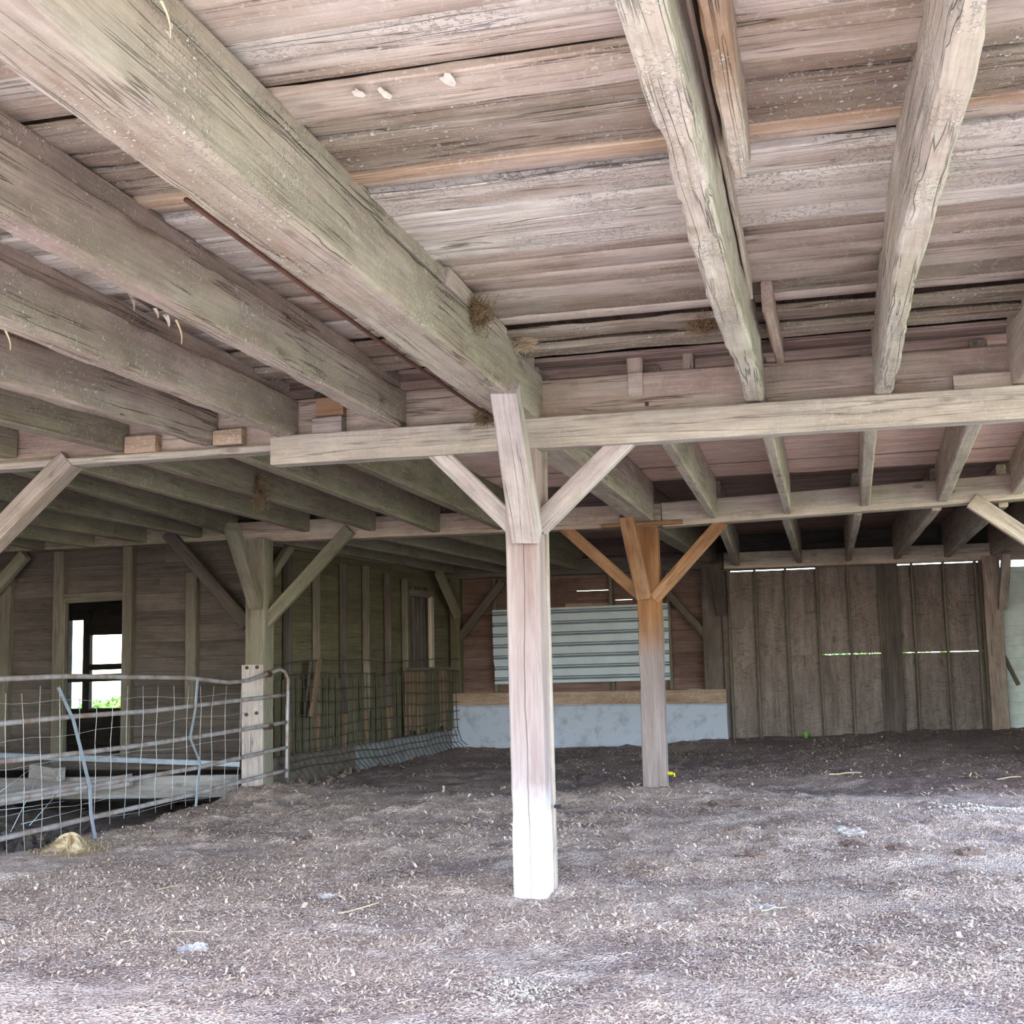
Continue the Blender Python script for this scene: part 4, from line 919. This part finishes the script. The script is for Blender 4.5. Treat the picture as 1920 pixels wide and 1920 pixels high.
# clods
def clod(px, py, r, mat, label, squash=.5, seed=0, stretch=1.3):
    g = at(px, py, Z=0.0); z = gz(g.x, g.y); c = Vector((g.x, g.y, z)); N, K = 16, 30
    vs, fs = [], []
    dirs = []
    for i in range(N+1):
        ph = math.pi*.55*i/N
        for j in range(K):
            an = 2*math.pi*j/K; dirs.append((math.sin(ph)*math.cos(an)*stretch, math.sin(ph)*math.sin(an), math.cos(ph)*squash))
    D = np.array(dirs); nz = 1+.55*fbm(D*2.2+seed*9.1, seed, 3)+.4*fbm(D*7+seed, seed+4, 4); V = D*nz[:, None]*r
    for i in range(N):
        for j in range(K): j2 = (j+1) % K; fs.append((i*K+j, i*K+j2, (i+1)*K+j2, (i+1)*K+j))
    fs.append(tuple(range(K-1, -1, -1)))
    tag(mesh_obj('clod', V, fs, mat, Matrix.Translation(c-Vector((0, 0, r*.06))), None, False), label, 'clod')
clod(365, 1790, .065, M['clod'], 'pale grey dried clod in the left foreground', .75, 1)
clod(1430, 1707, .062, M['clod'], 'flat grey clod right of the front post foot', .35, 2, 1.6)
clod(615, 1690, .05, M['clod'], 'small ashy clod left of the front post, behind a straw stalk', .4, 3)
clod(1585, 1572, .11, M['clod'], 'grey-topped clod on the paler ground at the right', .45, 4)
clod(1362, 1512, .15, M['clodbrown'], 'dark heap of manure right of the second post', .38, 5, 1.7)
clod(1820, 1605, .07, M['clodbrown'], 'dark crumbly clod near the right edge', .6, 6)
clod(1685, 1598, .06, M['clodbrown'], 'dark clod left of the crumbly one near the right edge', .6, 7)
clod(1600, 1588, .09, M['clodbrown'], 'dark clod in front of the grey-topped one', .4, 8)
clod(1415, 1608, .07, M['clodbrown'], 'low brown clod midway between second post and right edge', .45, 9)
clod(95, 1808, .03, M['clodbrown'], 'small dark lump in the lower left corner', .6, 10)
clod(780, 1510, .11, M['clodbrown'], 'dark flat heap left of the front post, midway back', .3, 11, 1.8)
clod(948, 1588, .09, M['clodbrown'], 'dark low clod just left of the front post foot', .35, 12, 1.5)
clod(1068, 1640, .05, M['clodbrown'], 'small crumb of earth at the right of the front post foot', .6, 13)
# straw heap by the gate
p = gp(150, 1565)
def heap(cx, cy, r, hgt, mat, name, label, cat, n=2600, seed=3):
    rs = random.Random(seed); vs, fs = [], []; K, N = 24, 8; z = gz(cx, cy)
    for i in range(N+1):
        t = i/N
        for j in range(K):
            an = 2*math.pi*j/K; rr = r*t*(1+.15*math.sin(3*an+seed)); vs.append((math.cos(an)*rr, math.sin(an)*rr*1.2, hgt*(math.cos(t*math.pi)*.5+.5)*(1+.35*math.sin(5*an+t*9))-.01))
    for i in range(N):
        for j in range(K): j2 = (j+1) % K; fs.append((i*K+j, i*K+j2, (i+1)*K+j2, (i+1)*K+j))
    for k_ in range(n):
        a_ = rs.uniform(0, 6.28); t = math.sqrt(rs.random())*1.25; p = Vector((math.cos(a_)*r*t, math.sin(a_)*r*t*1.2, max(0, hgt*(math.cos(min(t, 1)*math.pi)*.5+.5))+.004)); d = Vector((rs.gauss(0, 1), rs.gauss(0, 1), rs.gauss(0, .25))).normalized()*rs.uniform(.012, .04)
        b0 = len(vs); s = d.cross(Vector((0, 0, 1))).normalized()*.0025
        vs += [p-d-s, p-d+s, p+d+s, p+d-s]; fs.append((b0, b0+1, b0+2, b0+3))
    tag(mesh_obj(name, vs, fs, mat, Matrix.Translation((cx, cy, z))), label, cat)
heap(-6.22, 9.45, .26, .12, M['straw'], 'straw_heap', 'small heap of pale straw against the foot of the gate', 'straw')
# stalks
def stalk(p0, p1, r, label):
    a = at(*p0, Z=0); b = at(*p1, Z=0); m = (a+b)/2
    P = [Vector((q.x, q.y, gz(q.x, q.y)+.014)) for q in (a, (a+m)/2, m, (m+b)/2, b)]; P[2] = P[2]+Vector((0, .01, .004))
    tube('straw_stalk', P, r, M['straw'], None, 5, label=label, cat='straw stalk')
stalk((634, 1716), (710, 1697), .005, 'thick pale stalk left of the front post foot')
stalk((318, 1758), (395, 1755), .003, 'thin stalk lying above the pale grey clod')
stalk((290, 1673), (348, 1669), .003, 'thin stalk in the left middle ground')
stalk((228, 1779), (258, 1776), .003, 'short stalk left of the pale grey clod')
stalk((1428, 1717), (1475, 1708), .005, 'pale stalk touching the flat grey clod')
stalk((1250, 1500), (1262, 1494), .004, 'tiny stalk by the second post foot')
stalk((1555, 1465), (1615, 1460), .008, 'long stalk lying before the plywood panels')
stalk((1870, 1470), (1915, 1466), .008, 'stalk lying at the right edge of the rear bay')
stalk((745, 1888), (790, 1878), .003, 'short stalk in the bottom foreground')
stalk((1165, 1801), (1185, 1799), .004, 'short pale stalk right of the front post in the foreground')
# white granules
def granules(px, py, rx, ry, n, size, label, seed):
    c = at(px, py, Z=0); rs = np.random.RandomState(seed); x = c.x+rs.normal(0, rx/2, n); y = c.y+rs.normal(0, ry/2, n); z = ground_z(x, y)+.006; s = rs.uniform(.4, 1., n)*size
    O = np.array([(1, 0, 0), (-1, 0, 0), (0, 1, 0), (0, -1, 0), (0, 0, .7), (0, 0, -.7)]); V = np.c_[x, y, z][:, None, :]+O[None]*s[:, None, None]*rs.uniform(.6, 1.3, (n, 6, 1))
    T = [(0, 2, 4), (2, 1, 4), (1, 3, 4), (3, 0, 4), (2, 0, 5), (1, 2, 5), (3, 1, 5), (0, 3, 5)]
    fs = [tuple(i*6+t for t in tt) for i in range(n) for tt in T]
    tag(mesh_obj('white_granules', V.reshape(-1, 3), fs, M['pale']), label, 'white granules', None, 'stuff')
granules(972, 1862, .22, .30, 380, .009, 'patch of white granules in the bottom centre foreground', 1)
granules(1842, 1522, .45, .35, 420, .013, 'patch of white granules at the right edge of the middle ground', 2)
# rubble behind the gate and fence
def rubble(x0, x1, y0, y1, n, label, seed, mat):
    rs = random.Random(seed)
    vs, fs = [], []
    for i in range(n):
        x, y = rs.uniform(x0, x1), rs.uniform(y0, y1); s = rs.uniform(.03, .12); c = Vector((x, y, gz(x, y)+s*.2)); b0 = len(vs)
        R_ = Euler((rs.uniform(0, 6), rs.uniform(0, 6), rs.uniform(0, 6))).to_matrix()
        for v in ((1, 0, 0), (-1, 0, 0), (0, .7, 0), (0, -.7, 0), (0, 0, .5), (0, 0, -.5)): vs.append(c+R_ @ Vector(v)*s*rs.uniform(.7, 1.2))
        for t in ((0, 2, 4), (2, 1, 4), (1, 3, 4), (3, 0, 4), (2, 0, 5), (1, 2, 5), (3, 1, 5), (0, 3, 5)): fs.append(tuple(b0+q for q in t))
    tag(mesh_obj('rubble', vs, fs, mat), label, 'rubble', None, 'stuff')
rubble(-10.5, -7.0, 9.0, 13.5, 420, 'dark broken rubble in the hollow behind the pipe gate', 1, M['debris'])
rubble(-6.7, -6.25, 14.2, 19.5, 90, 'broken lumps along the foot of the wire fence', 2, M['clodbrown'])
# seedlings
def seedling(px, py, Y, label, s=.08, n=14):
    g = at(px, py, Y=Y) if Y else at(px, py, Z=0); rs = random.Random(px); vs, fs = [], []; z = gz(g.x, g.y)
    for i in range(n):
        an = rs.uniform(0, 6.28); d = Vector((math.cos(an), math.sin(an), rs.uniform(.6, 2))).normalized()*s*rs.uniform(.5, 1.); t = Vector((-math.sin(an), math.cos(an), 0))*s*.12
        b0 = len(vs); vs += [Vector((0, 0, 0)), d*.5+t, d, d*.5-t]; fs.append((b0, b0+1, b0+2, b0+3))
    tag(mesh_obj('weed', vs, fs, M['leaf'], Matrix.Translation((g.x, g.y, z))), label, 'weed')
seedling(1512, 1388, 20.1, 'green weed at the foot of the plywood panels', .14, 26)
seedling(1830, 1462, None, 'tiny green seedling on the dark ground at the right', .05, 8)
# bushes outside, seen through the lean-to window and the wall slits
def bush(x, y, r, h, label, seed):
    rs = np.random.RandomState(seed); n = 2600
    d = rs.normal(0, 1, (n, 3)); d /= np.linalg.norm(d, axis=1)[:, None]; rad = rs.uniform(.55, 1.05, n)*(1+.2*fbm(d*2+seed, seed, 3))
    c = d*rad[:, None]*np.array([r, r, h/2])+np.array([0, 0, h/2]); c[:, 2] = np.abs(c[:, 2])
    u = rs.normal(0, 1, (n, 3)); u /= np.linalg.norm(u, axis=1)[:, None]; v = np.cross(u, rs.normal(0, 1, (n, 3))); v /= np.linalg.norm(v, axis=1)[:, None]; s = rs.uniform(.05, .11, n)[:, None]
    V = np.stack([c-u*s, c+v*s*.5, c+u*s, c-v*s*.5], 1).reshape(-1, 3); fs = [(4*i, 4*i+1, 4*i+2, 4*i+3) for i in range(n)]
    root = empty('bush', (x, y, -.1), label=label, cat='bush')
    o = mesh_obj('foliage', V, fs, M['leaf'], Matrix.Translation((x, y, -.1)), root)
    tube('stem', [(x, y, -.12), (x+.03, y, .3), (x, y+.05, h*.6)], .03, M['stud'], root, 6)
bush(-12.2, 22.0, 1.1, 1.15, 'sunlit green bush seen through the right light of the lean-to window', 1)
bush(-14.2, 23.5, 1.2, 1.0, 'green bush seen through the left light of the lean-to window', 2)
bush(-9.8, 22.5, 1.0, 1.1, 'green bush behind the lean-to, hidden by its wall', 3)
bush(.5, 24.5, 2.0, 1.9, 'green bush behind the plywood panels, glimpsed through their seam', 4)
bush(5.2, 26, 1.9, 1.8, 'green bush behind the right plywood panels', 5)
